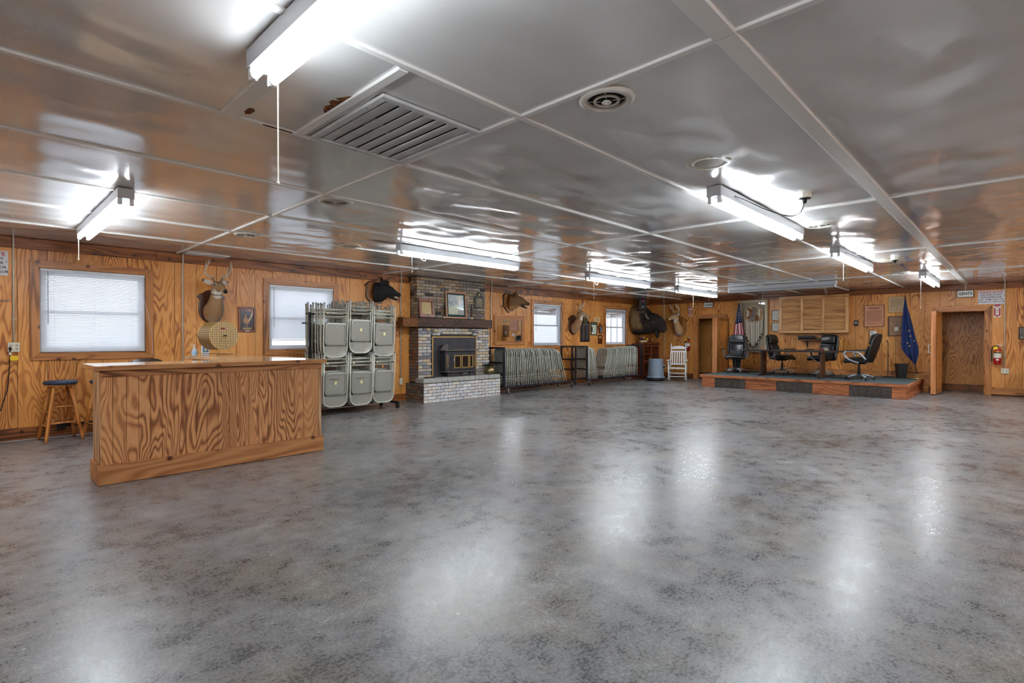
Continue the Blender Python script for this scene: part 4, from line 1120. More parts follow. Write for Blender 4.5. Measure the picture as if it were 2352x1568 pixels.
picture('framed_forest_print', 'square framed forest landscape with green mat standing on the mantel', (7.70, 9.16, 1.792), 0, .60, .60, .03, plain('orange pine frame', (206, 140, 96), .4),
        [GREENM, ('print', SCENE1, -.225, .225, .09, .53)], tilt=-.06)
PT = bpy.data.objects[[o.name for o in COL.objects if o.name.startswith('framed_forest_print')][-1]]
def pflat(nm, poly, mat, y): MB().prism(poly, y - .0004, y).build(nm, mat, PT)
pflat('painted_slope', [(-.225, .30), (-.12, .29), (0, .24), (.1, .21), (.225, .20), (.225, .09), (-.225, .09)], m_paint('pale slope paint', [(90, 92, 66), (150, 150, 108), (204, 200, 158)], 16, (2, 5, 1), (1, 1, 2.2), .3), -.0094)
pflat('painted_rock', [(.05, .16), (.12, .19), (.225, .18), (.225, .10), (.03, .10)], m_paint('rock paint', [(60, 60, 62), (110, 106, 104), (150, 146, 142)], 14, (1, 1, 1), (1, 1, 1), .3), -.0100)
for k in range(9):
    xk = -.205 + k * .032; hk = .50 - .012 * (k % 3)
    pflat('painted_tree', [(xk - .004, .29 - k * .006), (xk + .004, .29 - k * .006), (xk + .012, .36), (xk + .002, hk), (xk - .010, .37)], m_paint('tree paint', [(44, 56, 52), (84, 98, 92), (140, 150, 150)], 30, (k, 1, 1), (1, 1, 1), .3), -.0097)
GOLDP = m_paint('gold engraved plate', [(150, 122, 60), (178, 150, 84), (196, 170, 104)], 7, (1, 2, 3), (3, 1, .6), .3)
picture('wooden_award_plaque', 'leaning wooden plaque with a gold plate on the left of the mantel', (6.86, 9.13, 1.792), 0, .40, .40, .065, FRAMEW,
        [FRAMEW, ('plate', GOLDP, -.125, .125, .075, .33)], depth=.03, cat='plaque', tilt=-.12)
def candle(x, y, z, label):
    T = thing('candlestick', label, 'candlestick', (x, y, z), 0, 'pair of mantel candlesticks')
    MB().lathe([(0, 0), (.042, 0), (.045, .008), (.03, .025), (.015, .04), (0, .04)], 18).build('base', plain('cream base', (214, 206, 178), .4), T, smooth=True)
    tw = MB()
    for s in (0, PI):
        tw.tube([(.008 * math.cos(s + k * .9), .008 * math.sin(s + k * .9), .035 + k * .0125) for k in range(14)], .008, 6)
    tw.build('twisted_stem', DARKW, T, smooth=True)
    MB().lathe([(0, .2), (.012, .2), (.038, .21), (.038, .215), (.014, .22), (.016, .238), (0, .238)], 16).build('drip_pan', BLKMET, T, smooth=True)
    MB().lathe([(0, .238), (.011, .238), (.011, .34), (.006, .347), (0, .35)], 12).build('candle', plain('dark green candle', (28, 66, 62), .5), T, smooth=True)
candle(7.30, 9.09, 1.79, 'twisted candlestick with green candle left of the forest print')
candle(8.10, 9.09, 1.79, 'twisted candlestick with green candle right of the forest print')
BRONZE = plain('dark bronze plaque', (52, 50, 48), .45, .6, nz=.3, nscale=16)
T = thing('bronze_plaque', 'dark bronze memorial plaque with a crest on the chimney bricks', 'plaque', (8.44, FYU - .007, 2.05))
MB().prism([(-.15, 0), (.15, 0), (.15, .26), (.125, .27), (.10, .30), (.06, .31), (.06, .345), (.03, .38), (-.03, .38), (-.06, .345), (-.06, .31), (-.10, .30), (-.125, .27), (-.15, .26)], -.02, -.001).build('plate', BRONZE, T, bevel=.004)
MB().tube([(-.13, -.021, .03), (-.13, -.021, .24), (-.1, -.021, .28), (0, -.021, .30), (.1, -.021, .28), (.13, -.021, .24), (.13, -.021, .03)], .003, 5, closed=True).build('border', OLDBRASS, T)
MB().sphere((0, -.02, .325), (.025, .006, .025), 10, 6).build('crest', BRASS, T, smooth=True)
for k in range(6): MB().box(-.09 + .01 * (k % 3), .09 - .012 * (k % 2), -.0222, -.0202, .05 + k * .033, .058 + k * .033).build('text_line', OLDBRASS, T)

# ---------------------------------------------------------------- folding chairs
CHF = plain('olive grey chair enamel', (204, 204, 190), .35, .1)
CHS = plain('grey chair sheet metal', (150, 152, 144), .28, .2)
CHS2 = plain('darker chair sheet metal', (104, 104, 108), .32, .15)
CH = .95
CAPG = plain('grey foot cap', (150, 152, 150), .5)
def rrect(hw_, z0, z1, r, n=5):
    p = []
    for cx, cz, a0 in ((hw_ - r, z1 - r, 0), (-hw_ + r, z1 - r, PI / 2), (-hw_ + r, z0 + r, PI), (hw_ - r, z0 + r, 1.5 * PI)):
        for k in range(n + 1): a = a0 + k * PI / 2 / n; p.append((cx + r * math.cos(a), cz + r * math.sin(a)))
    return p
def chair_parts():
    parts = []
    # front frame: inverted U
    pts = [(-.225, 0, 0.0), (-.222, 0, .5), (-.218, 0, .78)]
    for k in range(1, 7): a = PI - k * PI / 2 / 6; pts.append((-.218 + .13 + .13 * math.cos(a), 0, .81 + .13 * math.sin(a)))
    pts += [(-x, y, z) for x, y, z in reversed(pts)]
    parts.append(('frame', MB().tube(pts, .0115, 7).mesh('frame', CHF, smooth=True)))
    # rear leg frame
    mb = MB()
    for s in (-1, 1): mb.tube([(s * .2, .028, 0.012), (s * .2, .026, .3), (s * .203, .014, .66)], .010, 6)
    mb.tube([(-.2, .028, .11), (.2, .028, .11)], .008, 6); mb.tube([(-.2, .028, .23), (.2, .028, .23)], .007, 6)
    parts.append(('rear_leg_frame', mb.mesh('rear_leg_frame', CHF, smooth=True)))
    parts.append(('cross_bar', MB().tube([(-.222, 0, .17), (.222, 0, .17)], .008, 6).mesh('cross_bar', CHF, smooth=True)))
    # backrest: gently dished sheet following the U
    def br(u, v_):
        z = .755 + v_ * .175; xx = .205
        if z > .82: xx = .205 - max(0, (z - .82)) ** 2 * 5.5
        x = (u * 2 - 1) * xx
        return (x, .004 + .030 * (1 - (u * 2 - 1) ** 2) * (1 - .3 * v_), z - .018 * (1 - (u * 2 - 1) ** 2) * (1 - v_))
    parts.append(('backrest', MB().grid(br, 10, 5).mesh('backrest', CHS, smooth=True)))
    # seat pan: rounded tray with rim
    pan = MB()
    o = rrect(.196, .345, .735, .055); i = rrect(.172, .369, .711, .04); n = len(o)
    vs = [(x, -.010, z) for x, z in o] + [(x, -.014, z) for x, z in i] + [(x, -.002, z) for x, z in i] + [(x, .014, z) for x, z in o]
    fs = []
    for k in range(n):
        j = (k + 1) % n
        fs += [(k, j, n + j, n + k), (n + k, n + j, 2 * n + j, 2 * n + k), (k, 3 * n + k, 3 * n + j, j)]
    fs.append(tuple(2 * n + k for k in range(n))); fs.append(tuple(3 * n + k for k in range(n - 1, -1, -1)))
    pan.add(vs, fs)
    parts.append(('seat', pan.mesh('seat', CHS, smooth=False)))
    for s in (-1, 1):
        parts.append(('foot_cap', MB().cyl((s * .225, 0, -.004), (s * .2245, 0, .03), .0135, 7).mesh('foot_cap', CAPG)))
        parts.append(('foot_cap', MB().cyl((s * .2, .028, .0), (s * .2, .028, .03), .012, 7).mesh('foot_cap', CAPG)))
    return parts
CPARTS = chair_parts()
DARKSEAT = CPARTS[4][1].copy(); DARKSEAT.materials.clear(); DARKSEAT.materials.append(CHS2)
DARKBACK = CPARTS[3][1].copy(); DARKBACK.materials.clear(); DARKBACK.materials.append(CHS2)
def chair(M, label, group, dark=False):
    T = thing('folding_chair', label, 'chair', (0, 0, 0), 0, group); T.matrix_world = M
    for nm, me in CPARTS:
        if dark and nm == 'seat': me = DARKSEAT
        if dark and nm == 'backrest': me = DARKBACK
        o = bpy.data.objects.new(nm, me); COL.objects.link(o); o.parent = T
    return T
STICK = plain('yellow bordered sticker', (236, 222, 120), .6)
def text_mesh(txt, size, mat, align='CENTER', spacing=1.0, name='lettering', shear=0, line=1.0, bold=0.0):
    cu = bpy.data.curves.new(name, 'FONT'); cu.body = txt; cu.size = size; cu.align_x = align; cu.align_y = 'CENTER'; cu.space_character = spacing; cu.space_line = line; cu.extrude = 0.0004
    cu.resolution_u = 3; cu.shear = shear; cu.offset = size * bold
    ob = bpy.data.objects.new(name, cu); COL.objects.link(ob)
    dg = bpy.context.evaluated_depsgraph_get(); me = bpy.data.meshes.new_from_object(ob.evaluated_get(dg))
    bpy.data.objects.remove(ob); me.materials.clear(); me.materials.append(mat); me.name = name
    return me
def lettering(txt, size, mat, parent, x, y, z, sx=1.0, bold=0, align='CENTER', line=1.0, spacing=1.0, name='lettering', flip=False):
    me = text_mesh(txt, size, mat, align, spacing, name, 0, line, bold)
    o = bpy.data.objects.new(name, me); COL.objects.link(o); o.parent = parent
    o.rotation_euler = (PI / 2, PI if flip else 0, 0); o.location = (x, y, z); o.scale = (sx, 1, 1)
    return o
# ---- rack A: hanging rack, chairs upside down in three columns and two tiers
RA = thing('hanging_chair_rack', 'tall dark steel rack holding upside-down folding chairs under the left window', 'chair rack', (0, 0, 0))
for xa in (4.17, 5.76):
    MB().box(xa - .02, xa + .02, 8.90, 8.94, .1, 1.80).build('post', BLKMET, RA)
    MB().box(xa - .02, xa + .02, 8.55, 9.22, .095, .135).build('foot_bar', BLKMET, RA)
    MB().box(xa - .015, xa + .015, 8.92, 9.2, 1.60, 1.63, Matrix.Identity(4)).build('brace', BLKMET, RA)
for z in (.12, .90, 1.775):
    MB().box(4.10 if z > 1.7 else 4.17, 5.76, 8.905, 8.935, z - .015, z + .015).build('rail', BLKMET, RA)
for xa in (4.17, 5.76):
    for ya in (8.60, 9.18):
        w0 = MB(); w0.lathe([(0, -.014), (.05, -.014), (.054, -.008), (.054, .008), (.05, .014), (0, .014)], 18, M=Matrix.Translation((xa, ya, .054)) @ Matrix.Rotation(PI / 2, 4, 'Y'))
        w0.build('caster_wheel', RUBBER, RA, autosmooth=.6)
        MB().lathe([(0, -.016), (.022, -.016), (.022, .016), (0, .016)], 12, M=Matrix.Translation((xa, ya, .054)) @ Matrix.Rotation(PI / 2, 4, 'Y')).build('caster_hub', STEEL, RA)
        MB().box(xa - .02, xa - .016, ya - .018, ya + .018, .05, .095).box(xa + .016, xa + .02, ya - .018, ya + .018, .05, .095).build('caster_fork', STEEL, RA)
cols = [4.465, 4.955, 5.435]
KNOB = plain('pale wooden knob', (214, 198, 160), .5)
PEAK = {0: (1.955, 0.0, 1.92), 1: (1.075, 0, 1.07)}
front_lab = {(0, 0): 'dented grey folding chair at the front of the upper left stack', (0, 1): 'dented grey folding chair with a small sticker at the front of the upper middle stack', (0, 2): 'grey folding chair with printed seat and sticker at the front of the upper right stack',
             (1, 0): 'grey folding chair cut off by the counter at the front of the lower left stack', (1, 1): 'grey folding chair with printed seat at the front of the lower middle stack', (1, 2): 'plain grey folding chair without a sticker at the front of the lower right stack'}
tn, cn = ('upper', 'lower'), ('left', 'middle', 'right')
for ti in (0, 1):
    for ci in range(3):
        ztop = (1.955, 2.025, 1.955)[ci] if ti == 0 else (1.09, 1.085, 1.09)[ci]
        for s in (-1, 1):
            MB().cyl((cols[ci] + s * .185, 8.49, ztop - .185), (cols[ci] + s * .185, 9.30, ztop - .185), .008, 6).build('hanger_rod', BLKMET, RA)
            MB().sphere((cols[ci] + s * .185, 8.485, ztop - .185), .018, 10, 6).build('knob', KNOB, RA, smooth=True)
        nd = 9
        for d in range(nd):
            y = 8.525 + d * .078 if d < 5 else 8.975 + (d - 5) * .078
            dz = random.uniform(-.02, .035) if d else 0
            dx = random.uniform(-.02, .02) if d else 0
            lean = random.uniform(-.02, .03) + (.03 if d else .05)
            M = Matrix.Translation((cols[ci] + dx, y, ztop + dz)) @ Matrix.Rotation(lean, 4, 'X') @ Matrix.Rotation(PI, 4, 'Y') @ Matrix.Rotation(random.uniform(-.012, .012), 4, 'Y')
            lab = front_lab[(ti, ci)] if d == 0 else '%s chair back in the %s %s stack of the hanging rack' % (ORD[d], tn[ti], cn[ci])
            T = chair(M, lab, 'folding chairs hung on the upright rack', dark=(random.random() < .15 and d > 0))
            if d == 0:
                if (ti, ci) not in ((0, 0), (1, 2)):
                    MB().box(-.022, .022, -.0035, -.0025, .50, .555).build('sticker', STICK, T)
                    MB().box(-.013, .013, -.0042, -.0036, .512, .543).build('sticker_paper', PAPER, T)
                if (ti, ci) in ((0, 2), (1, 0), (1, 1)):
                    lettering('PROPERTY OF\nHUNTING CLUB' if False else 'PROPERTY OF', .028, INK, T, .02, -.004, .46, flip=True, align='CENTER')
# ---- racks B and C: long low trolleys
def trolley(x0, x1, ya, yb, zb, zt, label):
    R = thing('chair_trolley', label, 'chair rack', (0, 0, 0), 0, 'navy steel chair trolleys')
    for xa in (x0, x1):
        for yy in (ya, yb): MB().box(xa - .022, xa + .022, yy - .022, yy + .022, zb, zt).build('post', NAVYMET, R, bevel=.003)
        MB().box(xa - .022, xa + .022, ya + .023, yb - .023, zt - .044, zt).build('end_rail', NAVYMET, R, bevel=.003)
        for z in (.48, .76): MB().box(xa - .012, xa + .012, ya + .023, yb - .023, z - .02, z + .02).build('end_bar', BLKMET, R)
    for yy in (ya, yb): MB().box(x0 + .023, x1 - .023, yy - .022, yy + .022, zb - .012, zb + .022).build('base_rail', NAVYMET, R, bevel=.003)
    for k in range(4): xx = x0 + .25 + k * (x1 - x0 - .5) / 3; MB().box(xx - .02, xx + .02, ya + .023, yb - .023, zb - .008, zb + .004).build('deck_bar', BLKMET, R)
    for xa in (x0 + .15, x1 - .15):
        for yy in (ya + .01, yb - .01):
            MB().lathe([(0, -.014), (.042, -.014), (.046, -.008), (.046, .008), (.042, .014), (0, .014)], 16, M=Matrix.Translation((xa, yy, .046)) @ Matrix.Rotation(PI / 2, 4, 'Z') @ Matrix.Rotation(PI / 2, 4, 'Y')).build('caster_wheel', RUBBER, R, autosmooth=.6)
            MB().lathe([(0, -.018), (.024, -.018), (.024, .018), (0, .018)], 12, M=Matrix.Translation((xa, yy, .046)) @ Matrix.Rotation(PI / 2, 4, 'Z') @ Matrix.Rotation(PI / 2, 4, 'Y')).build('caster_hub', STEEL, R)
            MB().box(xa - .025, xa + .025, yy - .024, yy - .019, .04, zb - .013).box(xa - .025, xa + .025, yy + .019, yy + .024, .04, zb - .013).build('caster_fork', STEEL, R)
    return R
trolley(8.87, 11.68, 8.80, 9.30, .165, 1.135, 'navy steel chair trolley beside the brick hearth')
trolley(12.10, 15.02, 8.72, 9.24, .165, 1.135, 'navy steel chair trolley farther along below the far window')
def side_chair(x, y, lean, lab, group, dark, z0=.20, flipf=False):
    # chair plane across y, folded thickness along x; lean tilts the top along x
    M = Matrix.Translation((x, y, z0)) @ Matrix.Rotation(lean, 4, 'Y') @ Matrix.Rotation(PI / 2 if flipf else -PI / 2, 4, 'Z') @ Matrix.Scale(.945, 4)
    return chair(M, lab, group, dark)
nB = 34
for k in range(nB):
    f = k / (nB - 1)
    x = 8.98 + 2.22 * f + (0.12 * max(0, f - .93) / .07)
    lean = -(.015 + .17 * min(1, f * 1.15)) - (.20 * max(0, f - .93) / .07) + random.uniform(-.015, .015)
    side_chair(x + .075 * 0, 9.05 + random.uniform(-.012, .012), lean, '%s folding chair from the hearth end on the nearer chair trolley' % ORD[k], 'folding chairs on the nearer trolley', random.random() < .22)
for k in range(8):
    side_chair(12.22 + k * .066, 8.98 + random.uniform(-.012, .012), -.04 - .022 * k, '%s folding chair from the left in the short row of the farther trolley' % ORD[k], 'folding chairs on the farther trolley', random.random() < .2)
nC = 24
for k in range(nC):
    f = k / (nC - 1)
    side_chair(12.98 + 1.88 * f, 8.98 + random.uniform(-.012, .012), .30 * (1 - f) ** .8 + .02, '%s folding chair from the left in the long right-leaning row of the farther trolley' % ORD[k], 'folding chairs on the farther trolley', random.random() < .22, flipf=False)
# ---------------------------------------------------------------- mounted heads (local: wall at y=0, front -y, x right, z up)
FUR = attrmat('short fur', .85, 90, .35, .25)
LONGFUR = attrmat('curly bison fur', .95, 34, .6, .9)
EYE = plain('glass eye', (12, 9, 8), .08)
NOSEB = plain('black nose', (18, 17, 18), .35)
ANTL = attrmat('antler', .5, 60, .3, .2)
def path_loft(pts, n=22, up=(0, 0, 1)):
    """pts: (pos, rx, rz); rings square to the path"""
    P = [Vector(p[0]) for p in pts]; rings = []
    for i in range(len(P)):
        d = (P[min(i + 1, len(P) - 1)] - P[max(i - 1, 0)]).normalized()
        ax = d.cross(Vector(up)); ax = ax.normalized() if ax.length > 1e-3 else Vector((1, 0, 0))
        if ax.x < 0: ax = -ax
        az = ax.cross(d).normalized()
        if az.z < -0.3: az = -az
        rings.append((P[i], ax, az, pts[i][1], pts[i][2]))
    return rings
def smooth_pts(pts, k=4):
    out = []; n = len(pts)
    for i in range(n - 1):
        p0, p1, p2, p3 = pts[max(i - 1, 0)], pts[i], pts[i + 1], pts[min(i + 2, n - 1)]
        for j in range(k):
            t = j / k
            def cr(a, b, c, d): return .5 * ((2 * b) + (-a + c) * t + (2 * a - 5 * b + 4 * c - d) * t * t + (-a + 3 * b - 3 * c + d) * t ** 3)
            out.append((tuple(cr(p0[0][q], p1[0][q], p2[0][q], p3[0][q]) for q in range(3)), cr(p0[1], p1[1], p2[1], p3[1]), cr(p0[2], p1[2], p2[2], p3[2])))
    out.append(pts[-1]); return out
SHIELD = [(0, -.30), (.05, -.275), (.12, -.22), (.165, -.15), (.18, -.05), (.175, .05), (.165, .11), (.20, .15), (.17, .19), (.12, .215), (.08, .25), (.03, .27), (-.03, .27), (-.08, .25), (-.12, .215), (-.17, .19), (-.20, .15), (-.165, .11), (-.175, .05), (-.18, -.05), (-.165, -.15), (-.12, -.22), (-.05, -.275)]
def shield(T, mat, sx=1.0, sz=1.0, dz=0):
    MB().prism([(x * sx, z * sz + dz) for x, z in SHIELD], -.022, -.0005).build('plaque', mat, T, bevel=.007, seg=2)
    MB().prism([(x * sx * .86, z * sz * .88 + dz) for x, z in SHIELD], -.03, -.0225).build('plaque_face', mat, T, bevel=.004)
def leaf_ear(T, base, tip, width, normal, cin, cout, name='ear'):
    base, tip, nrm = Vector(base), Vector(tip), Vector(normal).normalized(); d = tip - base; sd = d.cross(nrm).normalized()
    def fn(u, v_):
        w_ = width * math.sin(PI * min(1, v_ * .92 + .08)) ** .7 * (1 - .25 * v_)
        s = (u - .5) * 2
        return base + d * v_ + sd * (s * w_) - nrm * (.018 * (1 - s * s) * math.sin(PI * v_))
    mb = MB(); mb.grid(fn, 6, 8)
    o = mb.build(name, [FUR], T, smooth=True, colfn=lambda co: cin if (co - base).length < d.length * .86 else cout, fix=False)
    md = o.modifiers.new('s', 'SOLIDIFY'); md.thickness = .009; md.offset = 0
def deer(loc, rot, label, turn=0.0, scale=1.0, tone=1.0, plaque=None, sx=1.0, sz=1.0, spread=1.0, light=False, antler_h=1.0):
    T = thing('mounted_deer_head', label, 'deer mount', loc, rot, 'mounted whitetail deer heads'); T.scale = (scale,) * 3
    shield(T, plaque or DARKW, sx, sz)
    st, ct = math.sin(turn), math.cos(turn)
    def H(f, z, x=0): return (.0 + f * st + x * ct, -.30 - f * ct + x * st, z)        # head frame: f forward along muzzle
    pts = [((0, -.022, -.10), .125, .16), ((0, -.06, -.095), .135, .165), ((0, -.12, -.06), .13, .15), ((0, -.18, .02), .108, .12), ((st * .02, -.225, .11), .088, .10), ((st * .03, -.255, .19), .078, .092),
           (H(-.03, .265), .075, .092), (H(.035, .30), .080, .085), (H(.10, .283), .068, .070), (H(.16, .255), .050, .052), (H(.21, .232), .041, .042), (H(.245, .217), .038, .036), (H(.268, .207), .028, .026)]
    base = (.44 * tone, .26 * tone, .13 * tone) if not light else (.62, .38, .19)
    white = (.82, .78, .70)
    nose = Vector(H(.27, .21)); throat = Vector(H(.03, .20)); chin = Vector(H(.20, .195)); chest = Vector((0, -.22, -.12))
    eyeL, eyeR = Vector(H(.075, .325, -.066)), Vector(H(.075, .325, .066))
    def cf(co):
        c = list(base)
        f = max(0, min(1, (.10 - (co - throat).length) / .04)); g = max(0, min(1, (.06 - (co - chin).length) / .03))
        e = max(0, min(1, (.032 - min((co - eyeL).length, (co - eyeR).length)) / .012))
        b = max(0, min(1, (co.z + .16) / -.08)) * (1 if light else .3)
        w_ = max(f, g, e * .8, b)
        # greyer brow and forehead
        k = max(0, min(1, (co.z - .31) / .05)); c = [x * (1 - .35 * k) for x in c]
        c = [x * (1 - w_) + y * w_ for x, y in zip(c, white)]
        m = max(0, min(1, (.045 - (co - nose).length) / .015)); c = [x * (1 - m) + .02 * m for x in c]
        return c
    MB().loft(path_loft(smooth_pts(pts)), 22).build('head_and_neck', FUR, T, smooth=True, colfn=cf)
    MB().sphere(H(.262, .217), (.027, .02, .02), 12, 8).build('nose', NOSEB, T, smooth=True)
    for s in (-1, 1):
        MB().sphere(H(.072, .318, s * .069), (.014, .016, .016), 10, 8).build('eye', EYE, T, smooth=True)
        b0 = H(-.01, .345, s * .062); tp = H(-.05, .40, s * .205)
        nrm = Vector((ct * 0 + st * 1, -ct, .1))
        leaf_ear(T, b0, tp, .042, nrm, (.70, .62, .52), (.08, .05, .03))
        r0 = Vector(H(.02, .375, s * .035))
        def A(f, z, x): return Vector(H(f, .375 + z * antler_h, s * x * spread))
        beam_ = [A(.02, -.01, .035), A(.0, .04, .07), A(-.03, .085, .13), A(-.02, .13, .185), A(.03, .19, .21), A(.09, .25, .20), A(.13, .30, .165)]
        mb = MB(); mb.tube(beam_, [.016, .015, .014, .013, .012, .009, .003], 8)
        for (i, tip) in ((1, A(.07, .12, .075)), (3, A(.0, .27, .175)), (4, A(.06, .32, .205)), (5, A(.10, .345, .175))):
            q = beam_[i]; mb.tube([q, q + (tip - q) * .5 + Vector((0, 0, .01)), tip], [.010, .008, .0025], 7)
        mb.build('antler', ANTL, T, smooth=True, colfn=lambda co: (.25, .17, .10) if co.z < .375 + .05 * antler_h else (.68, .58, .44))
    return T
deer((2.775, YW, 1.86), 0, 'mounted buck facing the room on a dark shield left of the pheasant picture', turn=.16, scale=1.0, tone=.95, sx=1.05, sz=1.0, spread=.92)
deer((12.42, YW, 1.75), 0, 'mounted buck in profile on a dark shield right of the open-slat window', turn=.85, scale=1.0, tone=.9, sx=1.2, sz=1.05, spread=.55, antler_h=.8)
deer((XW, 8.30, 1.74), BACK, 'pale mounted buck on a light brown shield in the far corner', turn=-.6, scale=1.1, plaque=PLAQUE, sx=1.25, sz=1.22, light=True, spread=.95, antler_h=.95)

def boar(loc, label, black):
    T = thing('mounted_boar_head', label, 'boar mount', loc, 0, 'mounted boar heads')
    pl = [(x * 1.25, z * .92) for x, z in SHIELD]
    pl = [(x, z + (.02 * math.sin(x * 30))) for x, z in pl]
    MB().prism(pl, -.022, -.0005).build('plaque', BLACK if not black else DARKW, T, bevel=.005)
    MB().prism([(x * .92, z * .93) for x, z in pl], -.034, -.0225).build('plaque_face', PLAQUE, T, bevel=.004)
    t = .7
    def H(f, z, x=0): return (f * math.sin(t) + x * math.cos(t), -.03 - f * math.cos(t) + x * math.sin(t), z)
    pts = [(H(.0, .0), .15, .20), (H(.05, .0), .155, .205), (H(.13, .01), .15, .185), (H(.21, .02), .125, .15), (H(.29, .015), .098, .115), (H(.36, -.01), .072, .082), (H(.42, -.035), .056, .058), (H(.47, -.05), .050, .046), (H(.495, -.055), .046, .042)]
    base = (.022, .022, .024) if black else (.20, .10, .045)
    def cf(co):
        f = -co.y
        if black: return base
        k = max(0, min(1, (f - .36) / .06)); lt = max(0, min(1, (-.08 - co.z) / .08)) * (1 - k)
        c = [x * (1 - .7 * k) for x in base]
        return [x * (1 - lt) + y * lt for x, y in zip(c, (.50, .30, .12))]
    MB().loft(path_loft(smooth_pts(pts)), 22).build('head', FUR, T, smooth=True, colfn=cf)
    low = [(H(.30, -.08), .055, .045), (H(.36, -.115), .045, .032), (H(.42, -.145), .036, .024), (H(.455, -.155), .026, .016)]
    MB().loft(path_loft(smooth_pts(low)), 14).build('lower_jaw', FUR, T, smooth=True, colfn=lambda co: (.02, .018, .018))
    mb = MB()
    for (f, z, x, h) in ((.44, -.085, -.03, -.028), (.44, -.085, .03, -.028)): mb.tube([H(f, z, x), H(f, z + h, x * 1.05)], [.007, .002], 6)
    for (f, x) in ((.43, -.028), (.43, .028), (.40, -.03), (.40, .03)): mb.tube([H(f, -.135, x), H(f + .005, -.10, x * 1.15), H(f - .005, -.085, x * 1.3)], [.007, .006, .002], 6)
    mb.build('tusks', plain('ivory tusk', (222, 206, 170), .4), T, smooth=True)
    MB().loft(path_loft([(H(.33, -.105), .03, .006), (H(.40, -.125), .028, .007), (H(.44, -.132), .018, .006)]), 10).build('tongue', plain('pink mouth', (170, 90, 84), .5), T, smooth=True)
    MB().sphere(H(.505, -.052), (.044, .018, .034), 14, 8, Matrix.Rotation(t, 3, 'Z')).build('snout', NOSEB, T, smooth=True)
    for s in (-1, 1):
        MB().sphere(H(.30, .075, s * .078), .014, 10, 8).build('eye', EYE, T, smooth=True)
        leaf_ear(T, H(.17, .13, s * .085), H(.19, .27, s * .26), .075, (.2, -1, .1), base if black else (.16, .09, .05), (.02, .02, .02))
    return T
boar((5.80, YW, 2.28), 'black mounted boar head on a shield left of the chimney', True)
boar((9.72, YW, 2.28), 'brown mounted boar head with open jaws above the framed mirror', False)

# bison shoulder mount
T = thing('mounted_bison_head', 'huge dark bison shoulder mount near the far corner', 'bison mount', (15.90, YW, 1.95))
t = .06
def H(f, z, x=0): return (f * math.sin(t) + x * math.cos(t), -.005 - f * math.cos(t) + x * math.sin(t), z)
pts = [(H(0, .02), .38, .47), (H(.08, .03), .43, .50), (H(.22, .0), .43, .49), (H(.38, -.06), .38, .43), (H(.52, -.10), .31, .36), (H(.64, -.09), .27, .32), (H(.78, -.10), .235, .29), (H(.90, -.16), .19, .235), (H(.99, -.24), .145, .17), (H(1.06, -.31), .11, .12), (H(1.10, -.345), .085, .085)]
mb = MB(); mb.loft(path_loft(smooth_pts(pts, 6)), 48)
me_v = [Vector(v_) for v_ in mb.v]
cen = [Vector(r[0]) for r in smooth_pts(pts, 6)]
nv = []
for i, v_ in enumerate(me_v):
    c = cen[min(i // 48, len(cen) - 1)]; d = (v_ - c); f = -v_.y
    am = .035 if f < .95 else .012
    k = 1 + am * (mnoise.noise(v_ * 16) + .8 * mnoise.noise(v_ * 34)) / max(.08, d.length)
    nv.append(tuple(c + d * k))
mb.v = nv
def bcf(co):
    f = -co.y; k = max(0, min(1, (f - .34 + .15 * mnoise.noise(co * 5)) / .12)); lo = max(0, min(1, (-.25 - co.z) / .12))
    k = max(k, lo)
    a, b = (.24, .145, .065), (.035, .024, .020)
    sp = 1 + .6 * mnoise.noise(co * 28)
    c = [max(.004, (x * (1 - k) + y * k) * sp) for x, y in zip(a, b)]
    return c
mb.build('head_and_shoulders', LONGFUR, T, smooth=True, colfn=bcf)
bd = [(H(.80, -.33), .13, .10), (H(.82, -.44), .10, .08), (H(.83, -.54), .05, .05), (H(.83, -.60), .015, .015)]
MB().loft(path_loft(smooth_pts(bd), up=(0, -1, 0)), 18).build('beard', LONGFUR, T, smooth=True, colfn=lambda co: (.026, .019, .017))
for s in (-1, 1):
    MB().tube([H(.63, .05, s * .24), H(.63, .06, s * .33), H(.61, .13, s * .375), H(.58, .22, s * .36), H(.56, .29, s * .33)], [.052, .05, .042, .028, .006], 12).build('horn', plain('bison horn', (92, 86, 82), .35, nz=.3, nscale=12), T, smooth=True)
    MB().sphere(H(.80, -.09, s * .215), .022, 10, 8).build('eye', EYE, T, smooth=True)
    MB().sphere(H(.80, -.075, s * .21), (.035, .04, .03), 10, 8).build('eyelid', plain('grey eyelid', (84, 70, 66), .6), T, smooth=True)
    leaf_ear(T, H(.56, -.02, s * .26), H(.52, -.08, s * .42), .05, (0, -1, 0), (.03, .02, .015), (.02, .015, .012))
MB().sphere(H(1.10, -.335), (.085, .04, .06), 14, 10).build('muzzle', plain('grey bison muzzle', (58, 52, 52), .4), T, smooth=True)
for s in (-1, 1): MB().sphere(H(1.135, -.325, s * .04), (.02, .012, .018), 8, 6).build('nostril', BLACK, T, smooth=True)

